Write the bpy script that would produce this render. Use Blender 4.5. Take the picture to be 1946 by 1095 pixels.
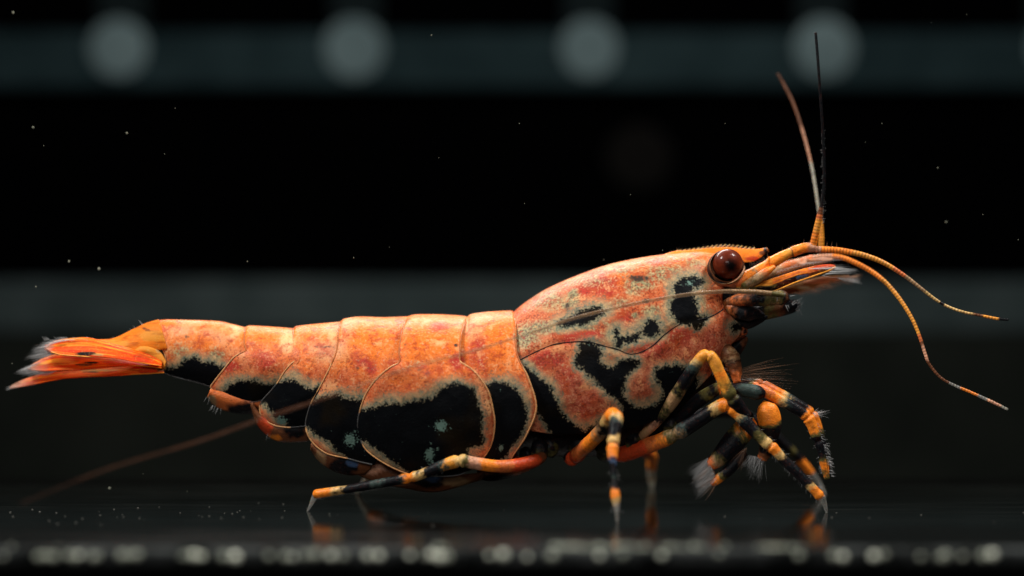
import bpy, math, random
import numpy as np
from mathutils import Vector

random.seed(7)
rng = np.random.default_rng(7)
scene = bpy.context.scene
for o in list(bpy.data.objects):
    bpy.data.objects.remove(o, do_unlink=True)

# ----------------------------------------------------------------- scale and camera
# lengths below are written in photograph pixels at the plane of sharp focus; one of them is 0.02 mm
S = 2e-5
D = 3800.0          # camera to focus plane
CAMH = 420.0        # camera height above the tank floor
W, H = 1946.0, 1095.0


def P(px, py, Y=0.0):
    """photo direction (px, py) at depth Y -> place (x, y, z) in units; the floor is z = 0"""
    k = (D + Y) / D
    return np.stack(np.broadcast_arrays((np.asarray(px, float) - W / 2) * k, np.asarray(Y, float),
                                        CAMH + (H / 2 - np.asarray(py, float)) * k), axis=-1)


def floor_depth(row):
    return CAMH * D / (row - H / 2) - D


cam_data = bpy.data.cameras.new("camera")
cam = bpy.data.objects.new("camera", cam_data)
scene.collection.objects.link(cam)
cam.location = (0, -D * S, CAMH * S)
cam.rotation_euler = (math.radians(90), 0, 0)
cam_data.sensor_width = 36.0
cam_data.lens = 36.0 * D / W
cam_data.clip_start = 0.002
cam_data.clip_end = 5.0
cam_data.dof.use_dof = True
cam_data.dof.focus_distance = (D - 14) * S
cam_data.dof.aperture_fstop = cam_data.lens / (140 * S * 1000)
scene.camera = cam

world = bpy.data.worlds.new("World")
scene.world = world
world.use_nodes = True
world.node_tree.nodes["Background"].inputs[0].default_value = (0.55, 0.62, 0.65, 1)
world.node_tree.nodes["Background"].inputs[1].default_value = 0.004

scene.view_settings.view_transform = 'Standard'
scene.view_settings.look = 'None'
scene.view_settings.exposure = 0.0
scene.view_settings.gamma = 1.0


def area_lamp(name, loc, target, size, size_y, watts, col):
    d = bpy.data.lights.new(name, 'AREA')
    d.shape = 'RECTANGLE'
    d.size, d.size_y = size * S, size_y * S
    d.energy = watts
    d.color = col
    o = bpy.data.objects.new(name, d)
    scene.collection.objects.link(o)
    o.location = Vector(loc) * S
    o.rotation_euler = (Vector(target) * S - o.location).to_track_quat('-Z', 'Y').to_euler()
    return o


# two flash heads hanging over the tank (both show as glints on the eye) and one behind it
area_lamp("flash_head", (-1650, -850, 2450), (-60, 60, 250), 650, 550, 0.038, (1.0, 0.97, 0.92))
area_lamp("flash_head", (1750, -300, 2800), (60, 60, 250), 650, 550, 0.038, (1.0, 0.97, 0.92))
area_lamp("rear_flash_head", (-250, 1350, 1750), (-50, 60, 300), 1700, 350, 0.023, (1.0, 0.96, 0.9))

area_lamp("added_front_fill", (-300, -3800, 1500), (60, 0, 300), 1500, 900, 0.014, (1.0, 0.96, 0.93))  # fill lamp added in front to brighten the lower flank and legs

# ----------------------------------------------------------------- helpers


def new_obj(name, verts, faces, mat, parent=None, smooth=True, origin=None, kind=None):
    v = np.asarray(verts, float)
    if origin is not None:
        v = v - np.asarray(origin, float)
    me = bpy.data.meshes.new(name)
    me.from_pydata((v * S).tolist(), [], [tuple(int(i) for i in f) for f in faces])
    me.update()
    if smooth:
        me.polygons.foreach_set("use_smooth", [True] * len(me.polygons))
    o = bpy.data.objects.new(name, me)
    scene.collection.objects.link(o)
    if mat is not None:
        me.materials.append(mat)
    if parent is not None:
        o.parent = parent
    elif origin is not None:
        o.location = Vector([float(c) * S for c in origin])
    if kind:
        o["kind"] = kind
    return o


def fattr(o, name, vals):
    a = o.data.attributes.new(name, 'FLOAT', 'POINT')
    a.data.foreach_set("value", np.asarray(vals, np.float32))


def cattr(o, name, rgba):
    a = o.data.attributes.new(name, 'FLOAT_COLOR', 'POINT')
    a.data.foreach_set("color", np.asarray(rgba, np.float32).ravel())


def tag(o, label, cat=None, group=None, kind=None):
    o["label"] = label
    if cat:
        o["category"] = cat
    if group:
        o["group"] = group
    if kind:
        o["kind"] = kind


def zconv(x0, y0, k):
    return lambda pts: [(x0 + x / k, y0 + y / k) for x, y in pts]


K4 = 1946 / 500
z1 = zconv(0, 560, K4)
z2 = zconv(380, 560, K4)
z3 = zconv(560, 720, K4)
z4 = zconv(860, 560, K4)
z5 = zconv(960, 440, K4)
z6 = zconv(1280, 400, 1946 / 400)
z7 = zconv(1180, 640, 1943 / 440)
z8 = zconv(1000, 740, 1945 / 620)
zh = zconv(1360, 440, 1944 / 300)
zc = zconv(1300, 740, 995 / 200)
zt = zconv(0, 600, 1946 / 330)


def catmull(pts, n):
    """n samples of a smooth curve through pts (any dimension), even in control parameter by arc length"""
    p = np.asarray(pts, float)
    if len(p) == 2:
        t = np.linspace(0, 1, n)[:, None]
        return p[0] * (1 - t) + p[1] * t
    q = np.vstack([2 * p[0] - p[1], p, 2 * p[-1] - p[-2]])
    m = 24
    out = []
    for i in range(len(p) - 1):
        a, b, c, d = q[i:i + 4]
        t = np.linspace(0, 1, m, endpoint=False)[:, None]
        out.append(0.5 * (2 * b + (c - a) * t + (2 * a - 5 * b + 4 * c - d) * t ** 2 + (3 * b - a - 3 * c + d) * t ** 3))
    out.append(p[-1:])
    c = np.vstack(out)
    s = np.concatenate([[0], np.cumsum(np.linalg.norm(np.diff(c[:, :2], axis=0), axis=1))])
    u = np.linspace(0, s[-1], n)
    return np.stack([np.interp(u, s, c[:, j]) for j in range(c.shape[1])], axis=1)


def vnoise(p, seed=0):
    """smooth value noise in 0..1 for points of 3 columns"""
    p = np.asarray(p, float) + seed * 17.31
    i = np.floor(p).astype(np.int64)
    f = p - i
    f = f * f * (3 - 2 * f)

    def hsh(ix, iy, iz):
        n = (ix * 374761393 + iy * 668265263 + iz * 2147483647 + seed * 144269) & 0xffffffff
        n = ((n ^ (n >> 13)) * 1274126177) & 0xffffffff
        return ((n ^ (n >> 16)) & 0xffff) / 65535.0
    r = 0
    for dx in (0, 1):
        for dy in (0, 1):
            for dz in (0, 1):
                w = (f[:, 0] if dx else 1 - f[:, 0]) * (f[:, 1] if dy else 1 - f[:, 1]) * (f[:, 2] if dz else 1 - f[:, 2])
                r = r + w * hsh(i[:, 0] + dx, i[:, 1] + dy, i[:, 2] + dz)
    return r


def seg_dist(pts, poly, closed):
    pts = np.asarray(pts, float)
    q = np.asarray(poly, float)
    a = q if closed else q[:-1]
    b = np.roll(q, -1, axis=0) if closed else q[1:]
    best = np.full(len(pts), 1e9)
    for (A, B) in zip(a, b):
        ab = B - A
        t = np.clip(((pts - A) @ ab) / max(ab @ ab, 1e-9), 0, 1)
        best = np.minimum(best, np.linalg.norm(pts - A - t[:, None] * ab, axis=1))
    return best


def inside(pts, poly):
    q = np.asarray(poly, float)
    r = np.zeros(len(pts), bool)
    x, y = pts[:, 0], pts[:, 1]
    for (x0, y0), (x1, y1) in zip(q, np.roll(q, -1, axis=0)):
        c = (y0 > y) != (y1 > y)
        with np.errstate(divide='ignore', invalid='ignore'):
            r ^= c & (x < (x1 - x0) * (y - y0) / (y1 - y0 + 1e-12) + x0)
    return r


def sdf(pts, polys):
    d = np.full(len(pts), 60.0)
    for poly in polys:
        e = seg_dist(pts, poly, True)
        d = np.minimum(d, np.where(inside(pts, poly), -e, e))
    return np.clip(d, -60, 60)


def blobs(pts, lst):
    v = np.zeros(len(pts))
    for x, y, rx, ry, w in lst:
        rx, ry = (rx * 1.15, ry * 1.15) if lst is DRK else (rx, ry)
        v = np.maximum(v, w * np.exp(-(((pts[:, 0] - x) / rx) ** 2 + ((pts[:, 1] - y) / ry) ** 2)))
    return v


def grid_faces(nu, nv, flip=False):
    i = np.arange(nu - 1)[:, None] * nv + np.arange(nv - 1)[None, :]
    i = i.ravel()
    f = np.stack([i, i + nv, i + nv + 1, i + 1], axis=1)
    return f[:, ::-1] if flip else f


# ----------------------------------------------------------------- materials
class NT:
    def __init__(self, name):
        self.m = bpy.data.materials.new(name)
        self.m.use_nodes = True
        self.t = self.m.node_tree
        self.b = self.t.nodes["Principled BSDF"]
        self.out = self.t.nodes["Material Output"]

    def n(self, kind, **kw):
        x = self.t.nodes.new(kind)
        for k, v in kw.items():
            setattr(x, k, v)
        return x

    def link(self, a, b):
        self.t.links.new(a, b)

    def put(self, sock, val):
        if hasattr(val, "is_output"):
            self.link(val, sock)
        else:
            sock.default_value = val

    def math(self, op, a, b=0.0, c=0.0, clamp=False):
        x = self.n("ShaderNodeMath", operation=op, use_clamp=clamp)
        self.put(x.inputs[0], a)
        self.put(x.inputs[1], b)
        self.put(x.inputs[2], c)
        return x.outputs[0]

    def ramp(self, v, a, b, lo=0.0, hi=1.0, smooth=True):
        x = self.n("ShaderNodeMapRange", interpolation_type='SMOOTHSTEP' if smooth else 'LINEAR')
        self.put(x.inputs[0], v)
        for i, q in enumerate((a, b, lo, hi)):
            x.inputs[i + 1].default_value = q
        return x.outputs[0]

    def mix(self, f, a, b, mode='MIX'):
        x = self.n("ShaderNodeMix", data_type='RGBA', blend_type=mode)
        self.put(x.inputs[0], f)
        self.put(x.inputs[6], a if hasattr(a, "is_output") else (*a, 1))
        self.put(x.inputs[7], b if hasattr(b, "is_output") else (*b, 1))
        return x.outputs[2]

    def coord(self):
        tc = self.n("ShaderNodeTexCoord")
        v = self.n("ShaderNodeVectorMath", operation='SCALE')
        self.link(tc.outputs["Object"], v.inputs[0])
        v.inputs[3].default_value = 1.0 / S
        return v.outputs[0]

    def noise(self, co, size, detail=2.0, rough=0.5, dist=0.0):
        x = self.n("ShaderNodeTexNoise")
        self.link(co, x.inputs["Vector"])
        x.inputs["Scale"].default_value = 1.0 / size
        x.inputs["Detail"].default_value = detail
        x.inputs["Roughness"].default_value = rough
        x.inputs["Distortion"].default_value = dist
        return x.outputs[0]

    def voro(self, co, size):
        x = self.n("ShaderNodeTexVoronoi")
        self.link(co, x.inputs["Vector"])
        x.inputs["Scale"].default_value = 1.0 / size
        return x.outputs["Distance"]

    def attr(self, name, color=False):
        x = self.n("ShaderNodeAttribute", attribute_name=name)
        return x.outputs["Color" if color else "Fac"]

    def bump(self, h, dist, strength=1.0):
        x = self.n("ShaderNodeBump")
        x.inputs["Strength"].default_value = strength
        x.inputs["Distance"].default_value = dist * S
        self.link(h, x.inputs["Height"])
        self.link(x.outputs[0], self.b.inputs["Normal"])

    def set(self, **kw):
        for k, v in kw.items():
            self.put(self.b.inputs[k.replace("_", " ")], v)


def plain(name, col, rough=0.5, **kw):
    m = NT(name)
    m.set(Base_Color=(*col, 1), Roughness=rough, Specular_IOR_Level=0.0)
    for k, v in kw.items():
        m.put(m.b.inputs[k], v)
    return m.m


def shell_material():
    """pigmented shell: pigment fields and a painted backlit orange are stored on the mesh, grain and ragged borders come from noise"""
    m = NT("shell_pigment")
    co = m.coord()
    g1 = m.noise(co, 4.2, 1.5, 0.6)
    g2 = m.noise(co, 11.0, 4.0, 0.7)
    g3 = m.noise(co, 34.0, 4.0, 0.6)
    g4 = m.noise(co, 90.0, 2.0)
    c1 = m.math('SUBTRACT', g1, 0.5)
    c2 = m.math('SUBTRACT', g2, 0.5)
    c3 = m.math('SUBTRACT', g3, 0.5)
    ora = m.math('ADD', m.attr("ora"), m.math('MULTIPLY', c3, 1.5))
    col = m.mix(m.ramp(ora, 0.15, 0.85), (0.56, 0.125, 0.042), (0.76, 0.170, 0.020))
    col = m.mix(m.ramp(g4, 0.52, 0.75), col, (0.66, 0.27, 0.115))
    red = m.math('ADD', m.attr("red"), m.math('ADD', m.math('MULTIPLY', c3, 1.1), m.math('MULTIPLY', c2, 0.9)))
    col = m.mix(m.ramp(red, 0.10, 0.64), col, (0.42, 0.036, 0.022))
    pale = m.math('ADD', m.attr("pale"), m.math('ADD', m.math('MULTIPLY', c3, 0.6), m.math('MULTIPLY', c2, 0.7)))
    col = m.mix(m.ramp(pale, 0.2, 0.8), col, (0.78, 0.44, 0.20))
    grn = m.math('ADD', m.attr("grn"), m.math('ADD', m.math('MULTIPLY', c2, 1.0), m.math('MULTIPLY', c1, 0.7)))
    col = m.mix(m.ramp(grn, 0.08, 0.62), col, m.mix(m.ramp(g1, 0.35, 0.65), (0.145, 0.150, 0.085), (0.36, 0.30, 0.15)))
    # grain of pigment cells
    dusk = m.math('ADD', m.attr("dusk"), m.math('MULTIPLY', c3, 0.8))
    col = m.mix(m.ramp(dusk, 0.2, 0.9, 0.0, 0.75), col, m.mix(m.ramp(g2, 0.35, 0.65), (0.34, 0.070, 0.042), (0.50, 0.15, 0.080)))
    sp = m.math('ADD', m.math('MULTIPLY', c1, 1.1), m.math('MULTIPLY', c2, 0.9))
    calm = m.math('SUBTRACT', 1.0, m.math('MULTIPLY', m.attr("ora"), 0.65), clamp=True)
    cloud = m.noise(co, 24.0, 5.0, 0.7, 0.6)
    col = m.mix(m.ramp(cloud, 0.50, 0.36, 0.0, 0.85), col, (0.42, 0.062, 0.018))
    col = m.mix(m.ramp(cloud, 0.53, 0.68, 0.0, 0.6), col, (0.80, 0.35, 0.145))
    col = m.mix(m.math('MULTIPLY', m.ramp(sp, -0.04, -0.24, 0.0, 0.9), calm), col, (0.20, 0.040, 0.020))
    col = m.mix(m.ramp(sp, 0.05, 0.28, 0.0, 0.36), col, (0.80, 0.42, 0.22))
    drk = m.math('ADD', m.attr("drk"), m.math('ADD', m.math('MULTIPLY', c2, 1.2), m.math('MULTIPLY', c1, 0.8)))
    col = m.mix(m.ramp(drk, 0.3, 0.9), col, (0.050, 0.030, 0.022))
    # black patches with a pale green border
    d = m.math('ADD', m.attr("blk"), m.math('ADD', m.math('MULTIPLY', c1, 21.0), m.math('MULTIPLY', c2, 16.0)))
    d = m.math('ADD', m.math('SUBTRACT', d, 4.0), m.math('MULTIPLY', c3, 7.0))
    halo = m.math('MULTIPLY', m.ramp(m.math('ADD', d, m.math('MULTIPLY', m.math('SUBTRACT', g4, 0.5), 44.0)), 21.0, 4.0), m.attr("halo"))
    hcol = m.mix(m.ramp(g2, 0.35, 0.65), (0.19, 0.195, 0.125), (0.45, 0.31, 0.16))
    col = m.mix(m.math('MULTIPLY', halo, 0.85), col, hcol)
    teal = m.math('MULTIPLY', m.ramp(d, 9.0, 2.0), m.attr("halo"))
    col = m.mix(m.math('MULTIPLY', teal, 0.6), col, (0.12, 0.155, 0.115))
    bm = m.ramp(d, 3.5, -3.0)
    bcol = m.mix(m.ramp(g4, 0.5, 0.75), (0.0035, 0.004, 0.005), (0.009, 0.006, 0.003))
    bcol = m.mix(m.math('MULTIPLY', m.ramp(sp, 0.34, 0.6), m.ramp(g3, 0.5, 0.75)), bcol, (0.016, 0.021, 0.020))
    col = m.mix(bm, col, bcol)
    dots = m.math('ADD', m.attr("dot"), m.math('ADD', m.math('MULTIPLY', c1, 1.5), m.math('MULTIPLY', c2, 1.0)))
    col = m.mix(m.ramp(dots, 0.35, 0.75), col, (0.13, 0.215, 0.18))
    # seams and plate rims
    col = m.mix(m.attr("seam"), col, (0.012, 0.008, 0.006))
    m.set(Base_Color=col, Specular_IOR_Level=m.ramp(bm, 0.0, 1.0, 0.10, 0.04), Roughness=m.ramp(g2, 0.3, 0.7, 0.34, 0.55),
          Subsurface_Weight=m.math('MULTIPLY', m.math('SUBTRACT', 1.0, bm), 0.14), Subsurface_Scale=14 * S)
    m.set(Coat_Weight=0.0, Coat_Roughness=0.2, Coat_IOR=1.35)
    m.b.inputs["Subsurface Radius"].default_value = (1.0, 0.35, 0.12)
    m.bump(m.math('ADD', m.math('MULTIPLY', g2, 0.8), m.math('MULTIPLY', g1, 0.35)), 1.6, 0.7)
    return m.m


def limb_material():
    """legs, feelers and fan blades: colour bands and clearness stored on the mesh"""
    m = NT("limb_pigment")
    co = m.coord()
    g1 = m.noise(co, 2.6, 1.0)
    g2 = m.noise(co, 8.0, 3.0, 0.6)
    base = m.attr("Col", True)
    sp = m.math('ADD', m.math('MULTIPLY', m.math('SUBTRACT', g1, 0.5), 0.9), m.math('SUBTRACT', g2, 0.5))
    dark = m.mix(0.6, base, (0.10, 0.02, 0.008))
    light = m.mix(0.14, base, (0.85, 0.42, 0.12), 'SCREEN')
    col = m.mix(m.ramp(sp, -0.02, -0.5), base, dark)
    lum = m.n("ShaderNodeSeparateColor")
    m.link(base, lum.inputs[0])
    col = m.mix(m.math('MULTIPLY', m.ramp(sp, 0.02, 0.5), m.ramp(lum.outputs[0], 0.05, 0.4)), col, light)
    # fine blue-green dusting over the dark bands
    bl = m.math('MULTIPLY', m.ramp(lum.outputs[0], 0.06, 0.01), m.ramp(sp, 0.18, 0.5))
    col = m.mix(m.math('MULTIPLY', bl, 0.55), col, (0.10, 0.15, 0.13))
    m.set(Base_Color=col, Roughness=0.4, Specular_IOR_Level=m.ramp(lum.outputs[0], 0.02, 0.3, 0.10, 0.26), Alpha=m.attr("clear"),
          Subsurface_Weight=m.ramp(lum.outputs[0], 0.05, 0.4, 0.0, 0.12), Subsurface_Scale=8 * S)
    m.b.inputs["Subsurface Radius"].default_value = (1.0, 0.4, 0.15)
    m.bump(m.math('ADD', g2, m.math('MULTIPLY', g1, 0.5)), 1.8, 0.7)
    return m.m


def fan_material():
    """thin leaf-like blades: let light through from behind"""
    m = NT("fan_blade")
    co = m.coord()
    mp = m.n("ShaderNodeMapping")
    mp.inputs["Scale"].default_value = (0.12, 0.5, 1.0)
    m.link(co, mp.inputs["Vector"])
    st = m.noise(mp.outputs[0], 5.0, 2.0)
    g1 = m.noise(co, 3.0, 1.0)
    g2 = m.noise(co, 14.0, 3.0, 0.6)
    base = m.attr("Col", True)
    dark = m.mix(0.55, base, (0.25, 0.03, 0.005))
    col = m.mix(m.ramp(st, 0.55, 0.25), base, dark)
    col = m.mix(m.ramp(g1, 0.55, 0.8, 0.0, 0.4), col, (0.9, 0.5, 0.12))
    col = m.mix(m.ramp(g2, 0.6, 0.85, 0.0, 0.5), col, dark)
    m.set(Base_Color=col, Roughness=0.5, Specular_IOR_Level=0.08, Alpha=m.attr("clear"))
    m.bump(st, 1.0, 0.6)
    tr = m.n("ShaderNodeBsdfTranslucent")
    m.link(col, tr.inputs[0])
    mx = m.n("ShaderNodeMixShader")
    mx.inputs[0].default_value = 0.35
    m.link(m.b.outputs[0], mx.inputs[1])
    m.link(tr.outputs[0], mx.inputs[2])
    tp = m.n("ShaderNodeBsdfTransparent")
    m2 = m.n("ShaderNodeMixShader")
    m.link(m.attr("clear"), m2.inputs[0])
    m.link(tp.outputs[0], m2.inputs[1])
    m.link(mx.outputs[0], m2.inputs[2])
    m.b.inputs["Alpha"].default_value = 1.0
    for l in list(m.b.inputs["Alpha"].links):
        m.t.links.remove(l)
    m.link(m2.outputs[0], m.out.inputs[0])
    return m.m


def hair_material(name, col, alpha):
    m = NT(name)
    m.set(Base_Color=(*col, 1), Roughness=0.25, Alpha=alpha, Specular_IOR_Level=0.6)
    return m.m


def eye_material():
    m = NT("eye_cornea")
    co = m.coord()
    v = m.n("ShaderNodeVectorMath", operation='DISTANCE')
    m.link(co, v.inputs[0])
    v.inputs[1].default_value = (3.0, -29.0, -3.5)
    spot = m.ramp(m.math('ADD', v.outputs[1], m.math('MULTIPLY', m.noise(co, 5.0, 3.0), 9.0)), 25.0, 9.0)
    col = m.mix(m.noise(co, 6.0, 3.0), (0.050, 0.007, 0.003), (0.150, 0.021, 0.007))
    col = m.mix(spot, col, (0.004, 0.002, 0.002))
    m.set(Base_Color=col, Roughness=0.45, Coat_Weight=0.35, Coat_Roughness=0.06, Specular_IOR_Level=0.06, Coat_IOR=1.33)
    m.bump(m.voro(co, 2.4), 0.5, 0.3)
    return m.m


M_SHELL = shell_material()
M_LIMB = limb_material()
M_FAN = fan_material()
M_EYE = eye_material()
M_HAIR = hair_material("pale_seta", (0.60, 0.60, 0.60), 0.30)
M_HAIR_DARK = hair_material("dark_seta", (0.10, 0.08, 0.07), 0.55)
M_HAIR_RUST = hair_material("rust_seta", (0.45, 0.24, 0.14), 0.22)


def floor_material():
    m = NT("dark_glass_floor")
    co = m.coord()
    mp = m.n("ShaderNodeMapping")
    mp.inputs["Scale"].default_value = (0.05, 1.0, 1.0)
    m.link(co, mp.inputs["Vector"])
    st = m.noise(mp.outputs[0], 22.0, 4.0, 0.65)
    fine = m.noise(co, 14.0, 4.0, 0.6)
    col = m.mix(m.ramp(st, 0.45, 0.8), (0.0015, 0.0017, 0.0016), (0.010, 0.0105, 0.0095))
    sep = m.n("ShaderNodeSeparateXYZ")
    m.link(co, sep.inputs[0])
    film = m.ramp(m.math('ADD', sep.outputs[1], m.math('MULTIPLY', m.noise(co, 120.0, 4.0), 160.0)), -90.0, -330.0)
    col = m.mix(m.math('MULTIPLY', film, m.ramp(st, 0.3, 0.75, 0.35, 1.0)), col, (0.0035, 0.0037, 0.0035))
    m.set(Base_Color=col, Roughness=m.math('ADD', m.ramp(m.math('ADD', st, m.math('MULTIPLY', fine, 0.4)), 0.5, 0.95, 0.03, 0.14), m.math('MULTIPLY', film, 0.12)),
          Specular_IOR_Level=0.42, IOR=1.45)
    m.bump(fine, 0.25, 0.25)
    return m.m


def film_material(name, c0, c1, rough=0.6, size=60.0):
    m = NT(name)
    co = m.coord()
    n = m.noise(co, size, 5.0, 0.6)
    n2 = m.noise(co, 8.0, 3.0, 0.6)
    m.set(Base_Color=m.mix(m.ramp(m.math('ADD', n, m.math('MULTIPLY', n2, 0.3)), 0.45, 0.85), c0, c1), Roughness=rough, Specular_IOR_Level=0.0)
    m.bump(n2, 1.0, 0.4)
    return m.m


# ----------------------------------------------------------------- the setting


def box(name, lo, hi, mat, parent=None, bevel=0.0, origin=None, kind=None):
    x0, y0, z0 = lo
    x1, y1, z1_ = hi
    v = [(x, y, z) for x in (x0, x1) for y in (y0, y1) for z in (z0, z1_)]
    f = [(0, 1, 3, 2), (4, 6, 7, 5), (0, 4, 5, 1), (2, 3, 7, 6), (0, 2, 6, 4), (1, 5, 7, 3)]
    o = new_obj(name, v, f, mat, parent, smooth=False, origin=origin, kind=kind)
    if bevel:
        b = o.modifiers.new("bevel", 'BEVEL')
        b.width = bevel * S
        b.segments = 3
    return o


FLOOR_BACK, FLOOR_FRONT = 470.0, -712.0
floor = box("tank_floor", (-3800, FLOOR_FRONT, -30), (3800, FLOOR_BACK, 0), floor_material(), bevel=5, kind="structure")
tag(floor, "dark glossy glass floor of the tank under the shrimp")
M_BASE = film_material("black_stand", (0.0008, 0.0008, 0.0008), (0.002, 0.002, 0.002), 0.9)
stand = box("stand_top", (-3800, -1100, -60), (3800, 880, -30.5), M_BASE, kind="structure")
tag(stand, "matt black stand top below the glass floor")

SEAM_Y = -720.0
seam_bead = box("seam_bead", (-1600, SEAM_Y - 22, -6), (1600, SEAM_Y + 22, 19), film_material("dark_silicone", (0.006, 0.007, 0.007), (0.05, 0.055, 0.055), 0.6, 90.0), bevel=7, origin=(0, SEAM_Y, 0))
tag(seam_bead, "dark sealant bead along the front edge of the glass floor", "sealant bead")

BACKY = 2600.0


def back(px, py, Y):
    return P(px, py, Y)


def span(py0, py1, Y):
    return float(back(0, py1, Y)[2]), float(back(0, py0, Y)[2])


lo, hi = span(600, 1030, BACKY)
low = box("lower_backdrop", (-3800, BACKY - 62, -900), (3800, BACKY + 40, hi), film_material("charcoal_panel", (0.0055, 0.0065, 0.0056), (0.0083, 0.0096, 0.0081), 0.8, 300.0), kind="structure")
tag(low, "charcoal panel behind the tank below the grey rail")
up = box("upper_backdrop", (-3800, BACKY + 60, hi - 40), (3800, BACKY + 100, hi + 1600), plain("black_panel", (0.0004, 0.0004, 0.0005), 0.9), kind="structure")
tag(up, "black panel behind the tank above the grey rail")

lo, hi = span(532, 632, BACKY - 60)
band = box("back_band", (-3800, BACKY - 70, lo), (3800, BACKY - 2, hi), film_material("grey_band", (0.0169, 0.0240, 0.0247), (0.0286, 0.0377, 0.0384), 0.55, 260.0), bevel=16, origin=(0, BACKY - 40, lo))  # plain bevelled grey band across the back
tag(band, "smooth grey rail across the back, level with the shrimp's head", "band")

# bar of round lenses over the tank, far out of focus
lo, hi = span(60, 168, BACKY - 30)
BAR0 = (0, BACKY - 30, lo)
bar = bpy.data.objects.new("lamp_bar", None)
scene.collection.objects.link(bar)
bar.location = Vector(BAR0) * S
bar.empty_display_size = 0.002
tag(bar, "blurred teal grey bar with a row of pale round lenses behind the shrimp", "lamp bar")
box("housing", (-3800, BACKY - 40, lo), (3800, BACKY + 20, hi), film_material("teal_housing", (0.0072, 0.0137, 0.0156), (0.0123, 0.0221, 0.0247), 0.6, 240.0), bar, bevel=14, origin=BAR0)
M_LENS = film_material("frosted_lens", (0.0621, 0.0891, 0.0945), (0.0891, 0.1242, 0.1310), 0.5, 420.0)
M_BRACKET = plain("bracket_metal", (0.0052, 0.0081, 0.0088), 0.6)


def disc(name, c, r, depth, mat, parent, origin, n=40):
    v, f = [], []
    for rr, yy in ((r, 0), (r * 0.96, -depth * 0.7), (r * 0.75, -depth)):
        for i in range(n):
            a = 2 * math.pi * i / n
            v.append((c[0] + rr * math.cos(a), c[1] + yy, c[2] + rr * math.sin(a)))
    v.append((c[0], c[1] - depth * 1.1, c[2]))
    for k in range(2):
        for i in range(n):
            j = (i + 1) % n
            f.append((k * n + i, k * n + j, (k + 1) * n + j, (k + 1) * n + i))
    for i in range(n):
        f.append((2 * n + i, 2 * n + (i + 1) % n, 3 * n))
    return new_obj(name, v, f, mat, parent, origin=origin)


for px in (-222, 225, 673, 1120, 1567, 2014):
    c = back(px, 92, BACKY - 44)
    disc("lens", c, random.uniform(91, 98), 4, M_LENS, bar, BAR0)
    t = back(px, 30, BACKY - 10)
    box("bracket", (c[0] - 80, BACKY + 21, hi - 6), (c[0] + 80, BACKY + 40, hi + 900), M_BRACKET, bar, bevel=4, origin=BAR0)
knob = disc("backdrop_knob", back(1215, 300, BACKY + 40), 108, 6, plain("dim_knob", (0.0039, 0.0036, 0.0034), 0.7), None, back(1215, 300, BACKY + 40))
tag(knob, "faint dark round disc on the black panel below the lens bar", "disc")

# ----------------------------------------------------------------- the shrimp
YM = 80.0                                  # its plane of symmetry
BASE = np.array([60.0, YM, 0.0])
shrimp = bpy.data.objects.new("shrimp", None)
scene.collection.objects.link(shrimp)
shrimp.location = Vector(BASE.tolist()) * S
shrimp.empty_display_size = 0.002
tag(shrimp, "orange and red shrimp with black patches and banded legs on the glass floor", "shrimp")


def width_at(x):
    return np.interp(x, [180, 300, 400, 480, 560, 650, 760, 860, 960, 1060, 1160, 1260, 1330, 1380, 1420],
                     [26, 42, 56, 68, 82, 98, 112, 118, 116, 120, 126, 120, 98, 76, 58])


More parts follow.
